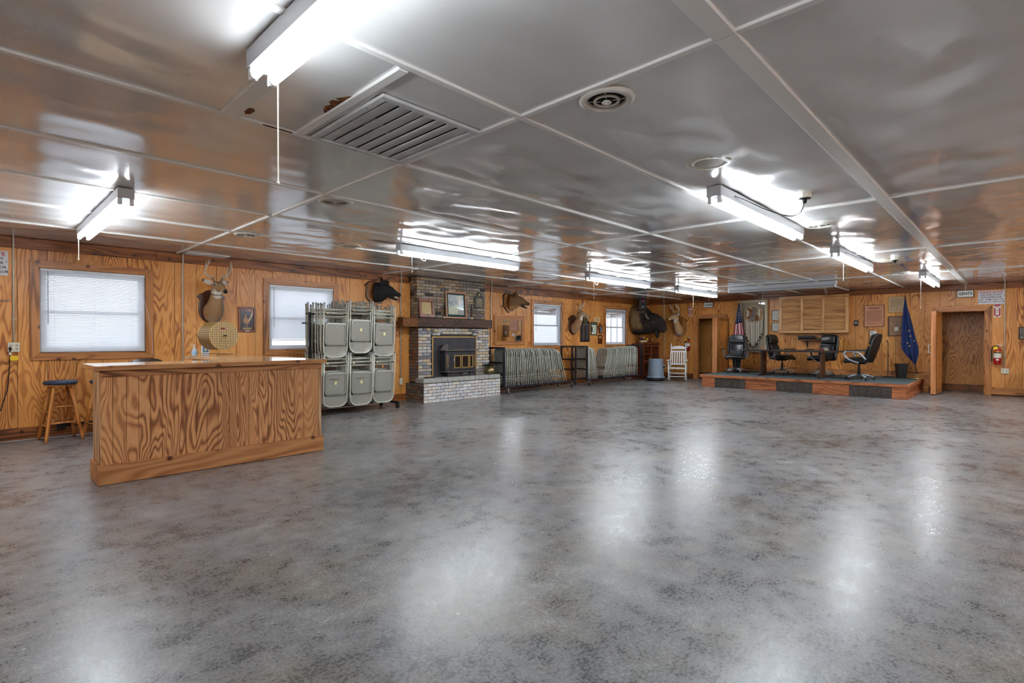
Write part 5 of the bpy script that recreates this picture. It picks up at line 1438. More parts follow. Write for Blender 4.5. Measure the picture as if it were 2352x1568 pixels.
# ---------------------------------------------------------------- left wall pictures, mirror, boards, speaker
PHEAS = plain('dark blue picture field', (44, 48, 66), .2)
T = picture('pheasant_picture', 'framed picture of a pheasant on a dark ground between deer head and window', (3.325, YW, 1.45), 0, .285, .43, .035, FRAMEW, [PHEAS])
TANB = plain('tan feathers', (184, 140, 100), .5); CREAMB = plain('cream feathers', (220, 200, 164), .5); PINKB = plain('pink blossom', (206, 150, 130), .5)
def flat(T, name, poly, mat, y): MB().prism(poly, y - .0006, y).build(name, mat, T)
flat(T, 'bird_body', [(.0, .14), (-.05, .155), (-.065, .2), (-.05, .235), (-.02, .24), (.02, .225), (.045, .19), (.03, .15)], TANB, -.0088)
flat(T, 'bird_neck', [(-.05, .22), (-.03, .26), (-.045, .29), (-.03, .305), (-.015, .29), (-.005, .25), (-.01, .23)], TANB, -.0095)
flat(T, 'bird_tail', [(.02, .2), (.05, .26), (.085, .36), (.095, .34), (.085, .28), (.06, .22), (.035, .18)], CREAMB, -.0095)
MB().cyl((-.015, -.0085, .145), (-.018, -.0085, .085), .003, 5).build('bird_leg', CREAMB, T); MB().cyl((.008, -.0085, .145), (.004, -.0085, .085), .003, 5).build('bird_leg', CREAMB, T)
for k in range(14): MB().sphere((-.07 + .16 * random.random(), -.0085, .35 + .045 * random.random()), (.012, .001, .010), 8, 5).build('blossom', PINKB, T)
MB().box(-.07, .07, -.012, -.009, .045, .075).build('gold_label', GOLDP, T)
MB().box(-.035, .035, -.028, -.0255, .012, .026).build('name_plate', PAPER, T)
# framed mirror
T = thing('framed_mirror', 'wall mirror in a thick pine frame under the brown boar head', 'mirror', (9.735, YW, 1.175))
hw_, h_, fw = .555, .755, .10
MB().prism([(-hw_, 0), (hw_, 0), (hw_ - fw, fw), (-hw_ + fw, fw)], -.03, -.001).build('frame_bar', TRIMH, T, bevel=.003)
MB().prism([(-hw_, h_), (-hw_ + fw, h_ - fw), (hw_ - fw, h_ - fw), (hw_, h_)], -.03, -.001).build('frame_bar', TRIMH, T, bevel=.003)
MB().prism([(-hw_, 0), (-hw_ + fw, fw), (-hw_ + fw, h_ - fw), (-hw_, h_)], -.03, -.001).build('frame_bar', TRIMV, T, bevel=.003)
MB().prism([(hw_, 0), (hw_, h_), (hw_ - fw, h_ - fw), (hw_ - fw, fw)], -.03, -.001).build('frame_bar', TRIMV, T, bevel=.003)
MB().box(-hw_ + fw - .004, hw_ - fw + .004, -.010, -.002, fw - .004, h_ - fw + .004).build('mirror_glass', MIRROR, T)
# memorial board
T = thing('memorial_board', 'tall black honour board with a round green emblem and two columns of names', 'board', (13.02, YW, 1.24))
MB().prism([(-.225, 0), (.225, 0), (.225, .60), (.14, .64), (.11, .74), (.06, .79), (-.06, .79), (-.11, .74), (-.14, .64), (-.225, .60)], -.03, -.001).build('board', plain('black lacquer', (30, 27, 30), .3), T, bevel=.005)
MB().prism([(.085 * math.cos(a * PI / 12), .68 + .10 * math.sin(a * PI / 12)) for a in range(24)], -.0325, -.0302).build('emblem_rim', BRASS, T)
MB().prism([(.074 * math.cos(a * PI / 12), .68 + .088 * math.sin(a * PI / 12)) for a in range(24)], -.0335, -.0326).build('emblem', plain('emblem green', (52, 78, 60), .5), T)
MB().prism([(.025 * math.cos(a * PI / 6), .70 + .025 * math.sin(a * PI / 6)) for a in range(12)], -.0342, -.0336).build('emblem_centre', plain('emblem orange', (196, 110, 60), .5), T)
GREYT = plain('grey lettering', (150, 140, 138), .6)
for (xa, xb, z) in ((-.15, .15, .535), (-.12, .12, .505)): MB().box(xa, xb, -.032, -.0305, z, z + .014).build('heading_line', GREYT, T)
for r in range(12):
    for c in (-1, 1):
        w_ = random.uniform(.05, .072); MB().box(c * .10 - w_, c * .10 + w_, -.032, -.0305, .465 - r * .037, .475 - r * .037).build('name_line', GREYT, T)
# certificate
T = picture('framed_notice', 'black-framed green and white notice beside the honour board', (13.49, YW, 1.445), 0, .33, .40, .025, BLACK, [plain('pale green sheet', (214, 222, 198), .6)])
MB().box(-.12, .14, -.0095, -.009, .31, .37).build('heading', plain('dark green band', (70, 96, 72), .6), T)
for k in range(7): MB().box(-.02, .13, -.0095, -.009, .06 + k * .033, .066 + k * .033).build('rule', GREYT, T)
MB().box(-.12, -.06, -.0095, -.009, .10, .26).build('photo', plain('small photo', (60, 70, 66), .5), T)
# small sign, horse plaque, tiny plaque
T = thing('small_wooden_sign', 'small cream rounded sign above the framed notice', 'sign', (13.655, YW, 1.86))
MB().prism(rrect(.155, 0, .135, .03), -.015, -.001).build('board', plain('cream sign', (232, 208, 164), .5), T, bevel=.004)
for k, wv_ in enumerate((.10, .12, .08)): MB().box(-wv_, wv_, -.0165, -.0152, .03 + k * .032, .044 + k * .032).build('text_line', plain('brown lettering', (150, 84, 40), .6), T)
T = thing('carved_burl_plaque', 'oval burl wood plaque with a small blue picture right of the notice', 'plaque', (13.83, YW, 1.65))
MB().prism([((.14 + .012 * math.sin(5 * a)) * math.cos(a) * (1 if math.sin(a) > -.2 else .8), .17 * math.sin(a)) for a in [k * PI / 14 for k in range(28)]], -.03, -.001).build('slab', FRAMEW, T, bevel=.006)
MB().prism([(.055 * math.cos(k * PI / 10), -.03 + .085 * math.sin(k * PI / 10)) for k in range(20)], -.032, -.0302).build('picture', plain('blue painting', (110, 150, 196), .4), T)
MB().prism([(-.04 + .03 * math.cos(k * PI / 8), -.03 + .05 * math.sin(k * PI / 8)) for k in range(16)], -.0335, -.0322).build('figure', plain('dark figure', (46, 36, 34), .6), T)
picture('small_dark_plaque', 'small dark brown framed plaque below the burl plaque', (13.83, YW, 1.175), 0, .24, .28, .02, MAHOG, [MAHOG, ('gold_strip', GOLDP, -.06, .06, .17, .24)], depth=.02, cat='plaque')
# PA speaker on a bracket
T = thing('wall_speaker', 'black PA speaker on a wall bracket above the bison', 'speaker', (15.64, 9.06, 2.27), math.radians(-32))
MB().prism([(-.135, 0), (.135, 0), (.135, .39), (-.135, .39)], -.12, .06).build('cabinet', BLACK, T, bevel=.02, seg=3)
MB().box(-.112, .112, -.128, -.1205, .02, .37).build('grille', plain('speaker mesh', (26, 28, 32), .55, nz=.3, nscale=120), T, bevel=.006)
MB().lathe([(0, 0), (.085, 0), (.09, .004), (.06, .012), (0, .008)], 24, M=Matrix.Translation((0, -.128, .13)) @ Matrix.Rotation(PI / 2, 4, 'X')).build('woofer_ring', BLKMET, T, smooth=True)
MB().box(-.05, .05, -.1305, -.1282, .30, .335).build('badge', plain('red badge', (190, 40, 48), .5), T)
T = thing('speaker_bracket', 'black steel arm bracket holding the PA speaker on the left wall', 'bracket', (15.64, YW, 1.87))
MB().box(-.025, .025, -.02, -.001, 0, .46).build('wall_plate', BLKMET, T)
MB().box(-.018, .018, -.42, -.02, .36, .395).build('arm', BLKMET, T)
MB().bar((0, -.02, .12), (0, -.27, .36), .03, .012).build('brace', BLKMET, T)
# cropped notice at the far left, and the same notice by the gents door
def notice(loc, rot, label):
    T = thing('please_note_sign', label, 'sign', loc, rot, 'please note signs')
    MB().box(-.232, .232, -.006, -.0005, -.16, .16).build('board', plain('white sign board', (226, 228, 234), .4), T, bevel=.002)
    lettering('PLEASE NOTE', .066, INKR, T, 0, -.0068, .115, .98, bold=.022, spacing=1.04, name='heading_lettering')
    for k, s in enumerate(('THE WSSC IS NOT', 'RESPONSIBLE FOR', 'ANY ITEMS LOST OR', 'STOLEN AT THE CLUB')):
        lettering(s, .046, INK, T, 0, -.0068, .055 - k * .055, .98, bold=.018, spacing=1.03)
    for a, b in ((-.215, .02), (.215, .02)): MB().sphere((a, -.006, b), (.006, .003, .006), 8, 5).build('screw', BLKMET, T)
notice((XW, .465, 2.33), BACK, 'white please note sign with red heading right of the gents sign')
notice((0.155, YW, 2.315), 0, 'white please note sign cut off by the left edge of the picture')
T = thing('coat_hook', 'steel hook rod at the left edge of the picture', 'hook', (0.30, YW, 1.83))
MB().tube([(-.12, -.05, 0), (.09, -.05, 0), (.1, -.05, .012)], .006, 8).build('rod', STEEL, T, smooth=True); MB().box(-.13, -.1, -.05, -.001, -.02, .02).build('mount', STEEL, T)

# ---------------------------------------------------------------- back wall signs and fire gear
def room_sign(y, zc, txt, label, stem):
    T = thing('room_sign', label, 'sign', (XW, y, zc), BACK, 'restroom signs')
    MB().box(-.155, .155, -.085, -.001, -.085, .085).build('case', plain('sign case', (150, 136, 122), .5) if stem else FRAMEW, T, bevel=.004)
    MB().box(-.14, .14, -.0875, -.0855, -.072, .072).build('face', plain('sign face', (236, 240, 236), .35), T)
    lettering(txt, .092, INKG, T, 0, -.0882, -.002, .84, bold=.03, spacing=1.08)
    MB().cyl((0, -.04, .086), (0, -.04, CEIL - zc - .003), .010, 8).build('hanger', CONDUIT, T)
room_sign(.925, 2.435, 'GENTS', 'lit-box GENTS sign over the open plywood door on the right', True)
room_sign(7.28, 2.435, 'LADIES', 'wood-framed LADIES sign over the door beside the stage', False)
def fire_sign(y, z0, z1, label, arrow):
    T = thing('fire_extinguisher_sign', label, 'sign', (XW, y, z0), BACK, 'fire extinguisher arrow signs'); h_ = z1 - z0
    MB().box(-.062, .062, -.004, -.0005, 0, h_).build('plate', PAPER, T)
    MB().box(-.055, .055, -.0052, -.0042, h_ - .045, h_ - .008).build('red_band', REDP, T)
    lettering('FIRE', .042, REDP, T, 0, -.005, h_ - .07, 1, bold=.02)
    for s in (-1, 1): MB().box(s * .042 - .013, s * .042 + .013, -.0052, -.0042, .04, h_ - .1).build('red_bar', REDP, T)
    lettering('E\nX\nT', .04, REDP, T, 0, -.005, h_ * .45, 1, line=.9, bold=.02) if not arrow else MB().prism([(-.012, .09), (.012, .09), (.012, h_ - .1), (-.012, h_ - .1)], -.0052, -.0042).build('arrow_shaft', REDP, T)
    MB().prism([(-.05, .055), (.05, .055), (0, .008)], -.0058, -.0053).build('arrow_head', REDP, T)
fire_sign(7.935, 2.09, 2.41, 'red and white fire extinguisher arrow sign by the corner deer', True)
fire_sign(.355, 1.85, 2.165, 'red and white fire sign under the please note sign', False)
def extinguisher(y, z, s, label):
    T = thing('fire_extinguisher', label, 'fire extinguisher', (XW, y, z), BACK, 'fire extinguishers'); T.scale = (s, s, s)
    C = Matrix.Translation((0, -.085, 0))
    MB().lathe([(0, 0), (.062, 0), (.068, .012), (.068, .32), (.06, .36), (.03, .39), (.022, .40), (0, .40)], 24, M=C).build('cylinder', RED, T, smooth=True)
    MB().lathe([(.0685, .15), (.069, .151), (.069, .26), (.0685, .261)], 24, M=C).build('label_band', PAPER, T)
    MB().lathe([(.0685, .262), (.0692, .263), (.0692, .285), (.0685, .286)], 24, M=C).build('strap', BLKMET, T)
    MB().lathe([(.0685, .287), (.069, .288), (.069, .298), (.0685, .299)], 24, M=C).build('yellow_band', YELLOW, T)
    MB().sphere((0, -.153, .11), (.03, .004, .02), 12, 6).build('mark', PAPER, T)
    MB().lathe([(0, .40), (.018, .40), (.02, .43), (.012, .45), (0, .45)], 12, M=C).build('valve', BLKMET, T, smooth=True)
    MB().bar((-.01, -.085, .445), (.095, -.10, .43), .022, .008).build('handle', HANDLEW, T); MB().bar((-.01, -.085, .455), (.09, -.10, .475), .022, .008).build('lever', HANDLEW, T)
    MB().tube([(-.02, -.085, .435), (-.075, -.09, .42), (-.10, -.095, .34), (-.10, -.095, .15), (-.098, -.095, .11)], .011, 8).build('hose', RUBBER, T, smooth=True)
    MB().lathe([(0, 0), (.012, 0), (.017, .05), (0, .05)], 10, M=Matrix.Translation((-.098, -.095, .065))).build('nozzle', BLACK, T)
    MB().prism([(-.075, .40), (-.01, .43), (.02, .37), (-.06, .335)], -.158, -.155).build('inspection_tag', YELLOW, T)
    MB().box(-.02, .02, -.02, -.001, .05, .36).build('wall_bracket', BLKMET, T)
extinguisher(.345, .745, 1.0, 'red fire extinguisher with yellow tag right of the gents door')
extinguisher(7.98, .94, .95, 'red fire extinguisher with yellow tag left of the ladies door')
def small_box(name, label, cat, y, z, w_, h_, d, mat, extra=None):
    T = thing(name, label, cat, (XW, y, z), BACK)
    MB().box(-w_ / 2, w_ / 2, -d, -.001, 0, h_).build('body', mat, T, bevel=min(.006, w_ * .1), seg=2)
    if extra: extra(T)
    return T
small_box('key_lock_box', 'small black key box right of the oak cabinet', 'lock box', 3.19, 1.69, .09, .155, .04, BLACK, lambda T: (MB().box(-.026, .026, -.043, -.0405, .06, .12).build('keypad', plain('grey keypad', (150, 152, 156), .4), T)))
small_box('thermostat', 'small white thermostat below the copper document plaque', 'thermostat', 2.795, 1.435, .15, .115, .03, WHITE, lambda T: (MB().box(-.05, -.005, -.0325, -.0302, .045, .08).build('screen', plain('grey lcd', (120, 128, 120), .3), T), MB().box(.03, .04, -.0325, -.0302, .05, .06).build('button', GREYT, T)))
COPPER = m_paint('copper document sheet', [(196, 132, 98), (206, 142, 108), (214, 152, 118)], 5, (2, 8, 1), (1, 1, 1), .35)
T = picture('copper_document', 'copper-coloured engraved document board right of the oak cabinet', (XW, 2.78, 1.66), BACK, .46, .59, .012, MAHOG, [COPPER], depth=.02, cat='document')
DKT = plain('engraved text', (96, 50, 34), .6)
MB().box(-.13, .13, -.0095, -.0087, .50, .515).build('heading_line', DKT, T); MB().box(-.10, .11, -.0095, -.0087, .475, .485).build('heading_line', DKT, T)
for k in range(13): MB().box(-.18 + .02 * (k % 3 == 0), .18 - .03 * random.random(), -.0095, -.0088, .16 + k * .022, .166 + k * .022).build('text_line', DKT, T)
for k in range(3): MB().box(-.16, .02 + .05 * k, -.0095, -.0088, .07 + k * .025, .075 + k * .025).build('text_line', DKT, T)
PARCH = m_paint('parchment sheet', [(176, 146, 106), (196, 168, 128), (206, 182, 146)], 6, (5, 2, 1), (1, 1, 1), .25)
T = picture('gold_framed_parchment', 'gold-framed parchment document above the dark-framed one beside the blue flag', (XW, 2.295, 2.03), BACK, .36, .42, .014, plain('gold frame', (206, 156, 70), .35, .4), [PARCH], cat='document')
for k in range(12): MB().box(-.13, .13 - .04 * random.random(), -.0095, -.0088, .15 + k * .019, .155 + k * .019).build('text_line', DKT, T)
for k in range(10): MB().box(-.13 + .06 * (k % 5), -.10 + .06 * (k % 5), -.0095, -.0088, .06 + .04 * (k // 5), .07 + .04 * (k // 5)).build('signature', DKT, T)
BROWNP = m_paint('brown faded print', [(118, 84, 58), (150, 112, 80), (170, 132, 98)], 9, (5, 3, 1), (2, 1, .5), .25)
T = picture('dark_framed_print', 'dark-framed brown print beside the blue flag', (XW, 2.295, 1.41), BACK, .36, .52, .022, DARKW, [BROWNP, ('white_card', PAPER, -.035, .045, .14, .24)], cat='picture')
for k, (yy, z0, z1, lab) in enumerate(((5.225, 1.885, 2.19, 'upper small black-framed certificate left of the oak cabinet'), (5.225, 1.56, 1.825, 'lower small black-framed certificate left of the oak cabinet'))):
    T = picture('framed_certificate', lab, (XW, yy, z0), BACK, .27, z1 - z0, .014, BLACK, [PAPER], cat='certificate', group='framed certificates')
    for q in range(5): MB().box(-.085, .085 - .02 * (q % 2), -.0095, -.0088, .07 + q * .035, .076 + q * .035).build('text_line', GREYT, T)
    MB().sphere((.06, -.009, .05), (.018, .001, .018), 10, 5).build('seal', GOLDP, T)
T = picture('dark_photo_frame', 'dark framed photograph at the right edge of the picture', (XW, -.13, 1.33), BACK, .24, .29, .015, BLACK, [m_paint('dim photo', [(40, 44, 40), (110, 100, 92), (190, 180, 170)], 12, (3, 3, 3))])
# ---------------------------------------------------------------- stage
SX, SY0, SY1, SZ = 14.36, 1.74, 6.42, .335
SG = thing('stage_platform', 'low carpeted wooden stage with three dark floor grilles in its front', 'stage', (0, 0, 0))
MB().box(SX + .03, XW - .021, SY0 + .03, SY1 - .03, .003, SZ - .07).build('core', WALLDK, SG)
for (ya, yb) in ((SY0 + .02, 2.03), (2.85, 3.62), (4.45, 5.22), (6.04, SY1 - .02)):
    for (za, zb, ex) in ((.004, .135, 0.0), (.138, SZ - .072, .006)):
        o = MB().box(SX + ex, SX + .029, ya, yb, za, zb).build('face_board', STAGEW, SG, bevel=.003); o['seed'] = ya * 3 + za * 9
for (y_, s) in ((SY0 + .02, -1), (SY1 - .02, 1)):
    for (za, zb, ex) in ((.004, .135, .0), (.138, SZ - .072, .008)):
        o = MB().box(SX + .03, XW - .03, y_ - (0.0 if s > 0 else -.0) - (.02 - ex if s < 0 else 0), y_ + (.02 - ex if s > 0 else 0) + (.009 if s < 0 else 0) - (.009 if s > 0 else 0), za, zb).build('side_board', STAGEX, SG, bevel=.003); o['seed'] = y_ + za * 7
o = MB().box(SX - .035, SX + .055, SY0 - .03, SY1 + .03, SZ - .07, SZ - .001).build('nosing', STAGEW, SG, bevel=.005); o['seed'] = 8
for (ya, yb) in ((SY0 - .03, SY0 + .06), (SY1 - .06, SY1 + .03)):
    o = MB().box(SX + .0555, XW - .021, ya, yb, SZ - .07, SZ - .001).build('side_nosing', STAGEX, SG, bevel=.005); o['seed'] = ya
MB().box(SX + .0, XW - .021, SY0 + .02, SY1 - .02, SZ - .0005, SZ + .006).build('carpet', CARPET, SG)
GRILLM = plain('old bronze register', (88, 80, 74), .5, .4, nz=.35, nscale=18)
for (ya, yb) in ((2.03, 2.85), (3.62, 4.45), (5.22, 6.04)):
    g = MB().box(SX + .004, SX + .028, ya + .003, yb - .003, .004, SZ - .074).build('floor_grille', GRILLM, SG, bevel=.003)
    for k in range(5):
        yk = ya + .05 + k * (yb - ya - .1) / 5
        o = MB().box(SX - .006, SX + .0035, yk + .008, yk + (yb - ya - .1) / 5 - .008, .05, SZ - .105).build('grille_plate', GRILLM, g, bevel=.004)
        for q in range(2): MB().bar((SX - .008, yk + .012, .07 + q * .07 + .02 * math.sin(k + q)), (SX - .008, yk + (yb - ya - .1) / 5 - .012, .08 + q * .07), .003, .006).build('grille_rib', GRILLM, g)
BLKL = plain('black leather', (22, 22, 24), .3)
SILVER = plain('silver painted plastic', (168, 172, 178), .3, .5)
def cushion(f, nu, nv, T, name, thick):
    o = MB().grid(f, nu, nv).build(name, BLKL, T, smooth=True, fix=False)
    m = o.modifiers.new('s', 'SOLIDIFY'); m.thickness = thick; m.offset = 0
    b = o.modifiers.new('b', 'BEVEL'); b.width = thick * .42; b.segments = 3; b.limit_method = 'ANGLE'
    return o
def office_chair(x, y, rot, label, style=0, recline=.2):
    T = thing('office_chair', label, 'office chair', (x, y, SZ + .006), rot, 'black leather office chairs on the stage')
    for k in range(5):
        a = k * 2 * PI / 5 + .3 + style; c, s = math.cos(a), math.sin(a)
        MB().tube([(c * .03, s * .03, .125), (c * .15, s * .15, .115), (c * .30, s * .30, .075)], [.028, .024, .017], 8).build('base_leg', SILVER, T, smooth=True)
        w0 = MB()
        w0.lathe([(0, -.02), (.024, -.018), (.028, -.006), (.028, .006), (.024, .018), (0, .02)], 12, M=Matrix.Translation((c * .31, s * .31, .028)) @ Matrix.Rotation(a + 1.2, 4, 'Z') @ Matrix.Rotation(PI / 2, 4, 'Y'))
        w0.build('caster', BLACK, T, smooth=True)
        MB().cyl((c * .3, s * .3, .05), (c * .3, s * .3, .085), .008, 6).build('caster_stem', STEEL, T)
    MB().lathe([(0, .09), (.045, .09), (.045, .15), (.03, .16), (.03, .30), (.02, .305), (.02, .40), (0, .40)], 14).build('gas_column', BLACK, T, smooth=False, autosmooth=.6)
    MB().box(-.09, .09, -.11, .13, .385, .42).build('tilt_mechanism', BLACK, T, bevel=.01)
    MB().tube([(-.09, -.02, .395), (-.22, -.03, .385), (-.25, -.03, .375)], .007, 6).build('lever', BLACK, T, smooth=True)
    def seat(u, v_):
        x_, y_ = (u - .5) * .52, .24 - v_ * .50
        e = (abs(u - .5) * 2) ** 4 * .03 + (max(0, v_ - .8) / .2) ** 2 * .03
        return (x_, y_, .475 - e)
    cushion(seat, 12, 12, T, 'seat', .09)
    def seat2(u, v_):
        x_, y_ = (u - .5) * .44, .20 - v_ * .42
        return (x_, y_, .525 + .02 * math.sin(PI * u) * math.sin(PI * v_) - (abs(u - .5) * 2) ** 4 * .02)
    cushion(seat2, 10, 10, T, 'seat_pad', .035)
    tr = math.tan(recline)
    def bw(v_): return .26 - .03 * max(0, v_ - .55) / .45
    def back(u, v_):
        z = .46 + v_ * .66; s = (u - .5) * 2
        return (s * bw(v_), .25 + (z - .46) * tr - .05 * s * s + .02 * math.sin(PI * v_), z - .05 * abs(s) ** 3 * max(0, v_ - .75) / .25)
    cushion(back, 12, 14, T, 'backrest', .06)
    def lum(u, v_):
        z = .50 + v_ * .32; s = (u - .5) * 2
        return (s * .19, .19 + (z - .46) * tr - .03 * s * s - .02 * math.sin(PI * v_), z)
    cushion(lum, 10, 8, T, 'lumbar_pad', .045)
    def hd(u, v_):
        z = .87 + v_ * .25; s = (u - .5) * 2
        return (s * (.205 - .02 * v_), .185 + (z - .46) * tr - .025 * s * s - .02 * math.sin(PI * v_), z - .03 * abs(s) ** 3 * v_)
    cushion(hd, 10, 8, T, 'head_pad', .05)
    for s in (-1, 1):
        if style == 3:
            pts = [(s * .27, .23, .50), (s * .31, .12, .64), (s * .315, -.02, .70), (s * .315, -.16, .69), (s * .31, -.22, .63), (s * .30, -.16, .53), (s * .28, -.02, .45), (s * .26, .08, .42)]
            MB().tube(smooth3(pts), .024, 8).build('armrest', SILVER, T, smooth=True)
            MB().box(s * .315 - .03, s * .315 + .03, -.17, .06, .705, .725).build('arm_pad', BLKL, T, bevel=.008)
        else:
            MB().tube(smooth3([(s * .25, .06, .43), (s * .31, .05, .50), (s * .325, .02, .60), (s * .325, -.02, .68)]), .022, 8).build('armrest', SILVER if style != 2 else BLACK, T, smooth=True)
            MB().box(s * .325 - .035, s * .325 + .035, -.19, .12, .685, .715).build('arm_pad', BLKL, T, bevel=.014, seg=3)
    return T
def smooth3(pts, k=5):
    return [p[0] for p in smooth_pts([(p, 1, 1) for p in pts], k)]
office_chair(15.62, 5.95, math.radians(-76), 'black office chair facing the camera in front of the striped flag', 0)
office_chair(16.0, 4.80, math.radians(-14), 'black office chair turned sideways in front of the feather case', 1)
office_chair(16.05, 3.82, math.radians(-112), 'black office chair behind the right end of the table', 2)
office_chair(15.16, 2.80, math.radians(172), 'black office chair with silver loop arms seen from behind at the table end', 3, .28)
# folding table
T = thing('folding_table', 'long dark brown folding table on the stage', 'table', (15.25, 4.33, SZ + .006))
MB().box(-.38, .38, -1.13, 1.13, .675, .70).build('table_top', plain('dark brown laminate', (58, 46, 44), .3), T, bevel=.004)
MB().box(-.36, .36, -1.11, 1.11, .655, .6745).build('apron', BLACK, T)
for s in (-1, 1):
    MB().box(-.16, .16, s * .72 - .025, s * .72 + .025, .04, .655).build('pedestal_leg', DARKW, T, bevel=.004)
    MB().box(-.34, .34, s * .72 - .035, s * .72 + .035, .0, .045).build('foot', DARKW, T, bevel=.008)
    MB().bar((0, s * .69, .32), (0, s * .30, .655), .02, .008).build('folding_brace', STEEL, T)
T = thing('gavel_block', 'small cream and red box on the stage table', 'box', (15.45, 3.62, SZ + .707))
MB().box(-.05, .05, -.09, -.01, 0, .028).build('cream_half', plain('cream card', (214, 196, 140), .6), T, bevel=.003); MB().box(-.05, .05, -.009, .09, 0, .034).build('red_half', plain('red card', (150, 36, 40), .6), T, bevel=.003)
# waste bins on the stage
def bin_(x, y, r0, r1, h_, z, mat, label, liner=False):
    T = thing('waste_bin', label, 'waste bin', (x, y, z), .4)
    n_ = 4
    mb = MB()
    o_ = [(s * r0, q * r0 * .75) for s, q in ((-1, -1), (1, -1), (1, 1), (-1, 1))]; t_ = [(s * r1, q * r1 * .75) for s, q in ((-1, -1), (1, -1), (1, 1), (-1, 1))]
    vs = [(a, b, 0) for a, b in o_] + [(a, b, h_) for a, b in t_] + [(a * .94, b * .94, h_) for a, b in t_] + [(a * .94, b * .94, .02) for a, b in o_]
    fs = [(3, 2, 1, 0)] + [(k, (k + 1) % 4, 4 + (k + 1) % 4, 4 + k) for k in range(4)] + [(4 + k, 4 + (k + 1) % 4, 8 + (k + 1) % 4, 8 + k) for k in range(4)] + [(8 + k, 8 + (k + 1) % 4, 12 + (k + 1) % 4, 12 + k) for k in range(4)] + [(12, 13, 14, 15)]
    mb.add(vs, fs); mb.build('body', mat, T, bevel=.012, seg=2)
    mb = MB()
    for k in range(4): mb.bar((t_[k][0], t_[k][1], h_), (t_[(k + 1) % 4][0], t_[(k + 1) % 4][1], h_), .014, .014)
    mb.build('rim', mat, T)
    if liner: MB().lathe([(r1 * .80, h_ + .002), (r1 * .92, h_ + .02), (r1 * 1.06, h_ - .01), (r1 * 1.08, h_ - .09)], 14).build('bag_liner', plain('black bin bag', (22, 22, 24), .3), T, smooth=True)
    return T
BINM = plain('black plastic bin', (32, 35, 38), .5)
bin_(16.55, 2.14, .105, .15, .36, SZ + .007, BINM, 'black waste bin below the blue flag on the stage')
bin_(16.28, 6.17, .12, .165, .42, SZ + .007, BINM, 'dark waste bin behind the chair facing the camera')
bin_(16.45, -.42, .19, .25, .68, .002, GREYPL, 'grey bin with a black bag at the right edge of the picture', True)
# microphone stand
T = thing('microphone_stand', 'black microphone stand left of the blue flag', 'microphone stand', (16.55, 2.42, SZ + .007))
MB().lathe([(0, 0), (.125, 0), (.13, .01), (.10, .028), (.02, .04), (0, .04)], 24).build('base', BLKMET, T, smooth=True)
MB().cyl((0, 0, .04), (0, 0, .55), .011, 8).build('lower_tube', BLACK, T); MB().cyl((0, 0, .55), (0, 0, .90), .008, 8).build('upper_tube', BLACK, T); MB().cyl((0, 0, .53), (0, 0, .58), .016, 8).build('clutch', BLACK, T)
MB().tube([(0, 0, .90), (0, .005, .92), (-.035, .03, .95)], .012, 8).build('mic_clip', BLACK, T, smooth=True)
# ---------------------------------------------------------------- flags
def m_cloth(name, col, rough=.7):
    return plain(name, col, rough, nz=.12, nscale=7)
NAVYF = m_cloth('navy flag cloth', (18, 40, 92)); GOLDF = plain('gold flag star', (222, 160, 60), .6)
T = thing('blue_state_flag', 'dark blue flag with gold stars on a brass-based pole right of the stage', 'flag', (16.50, 1.93, SZ + .007), BACK)
# local x right (towards -y), z up; pole leans to the right at the foot
p0, p1 = Vector((.12, 0, .05)), Vector((-.14, 0, 2.10))
MB().lathe([(0, 0), (.14, 0), (.14, .012), (.10, .03), (.03, .05), (.022, .10), (.0, .10)], 24, o=(.12, 0, 0)).build('base', BRASS, T, smooth=True)
MB().cyl(p0, p1, .011, 8).build('pole', DARKW, T, smooth=True)
MB().sphere(p1 + Vector((0, 0, .02)), (.02, .02, .035), 10, 8).build('finial', BRASS, T, smooth=True)
def fe(v_):       # left / right cloth edge along height
    zt = 2.02 - v_ * 1.62
    import bisect
    ks = [(0, -.135, -.125), (.15, -.16, -.08), (.35, -.185, .0), (.55, -.195, .07), (.72, -.20, .14), (.82, -.19, .155), (.92, -.10, .12), (1.0, .0, .09)]
    for a, b in zip(ks, ks[1:]):
        if a[0] <= v_ <= b[0]:
            q = (v_ - a[0]) / (b[0] - a[0]); return (a[1] + (b[1] - a[1]) * q, a[2] + (b[2] - a[2]) * q, zt)
    return (ks[-1][1], ks[-1][2], zt)
def flagf(u, v_):
    l, r_, z = fe(v_)
    return (l + (r_ - l) * u, -.03 - .035 * math.sin(u * PI * 3.2 + v_ * 2.0) * min(1, v_ * 3) - .02 * v_, z - .14 * v_ * (u - .5))
o = MB().grid(flagf, 26, 36).build('cloth', NAVYF, T, smooth=True, fix=False)
o.modifiers.new('s', 'SOLIDIFY').thickness = .004
def star(c, r, T, mat, n=5, rot=0):
    pts = []
    for k in range(10): a = PI / 2 + k * PI / 5 + rot; rr = r if k % 2 == 0 else r * .42; pts.append((c[0] + rr * math.cos(a), c[2] + rr * math.sin(a)))
    MB().prism(pts, c[1] - .003, c[1]).build('star', mat, T)
for (u, v_) in ((.62, .50), (.66, .58), (.82, .645), (.50, .74), (.38, .70)):
    p = flagf(u, v_); star((p[0], p[1] - .012, p[2]), .026, T, GOLDF, rot=.2)
T = thing('american_flag', 'stars and stripes hanging from a pole left of the feather case', 'flag', (16.66, 6.23, SZ + .007), BACK)
MB().lathe([(0, 0), (.13, 0), (.13, .012), (.1, .03), (.03, .05), (.02, .1), (0, .1)], 20).build('base', BRASS, T, smooth=True)
MB().cyl((0, 0, .05), (0, 0, 2.12), .012, 8).build('pole', plain('pale gold pole', (206, 176, 110), .4), T, smooth=True)
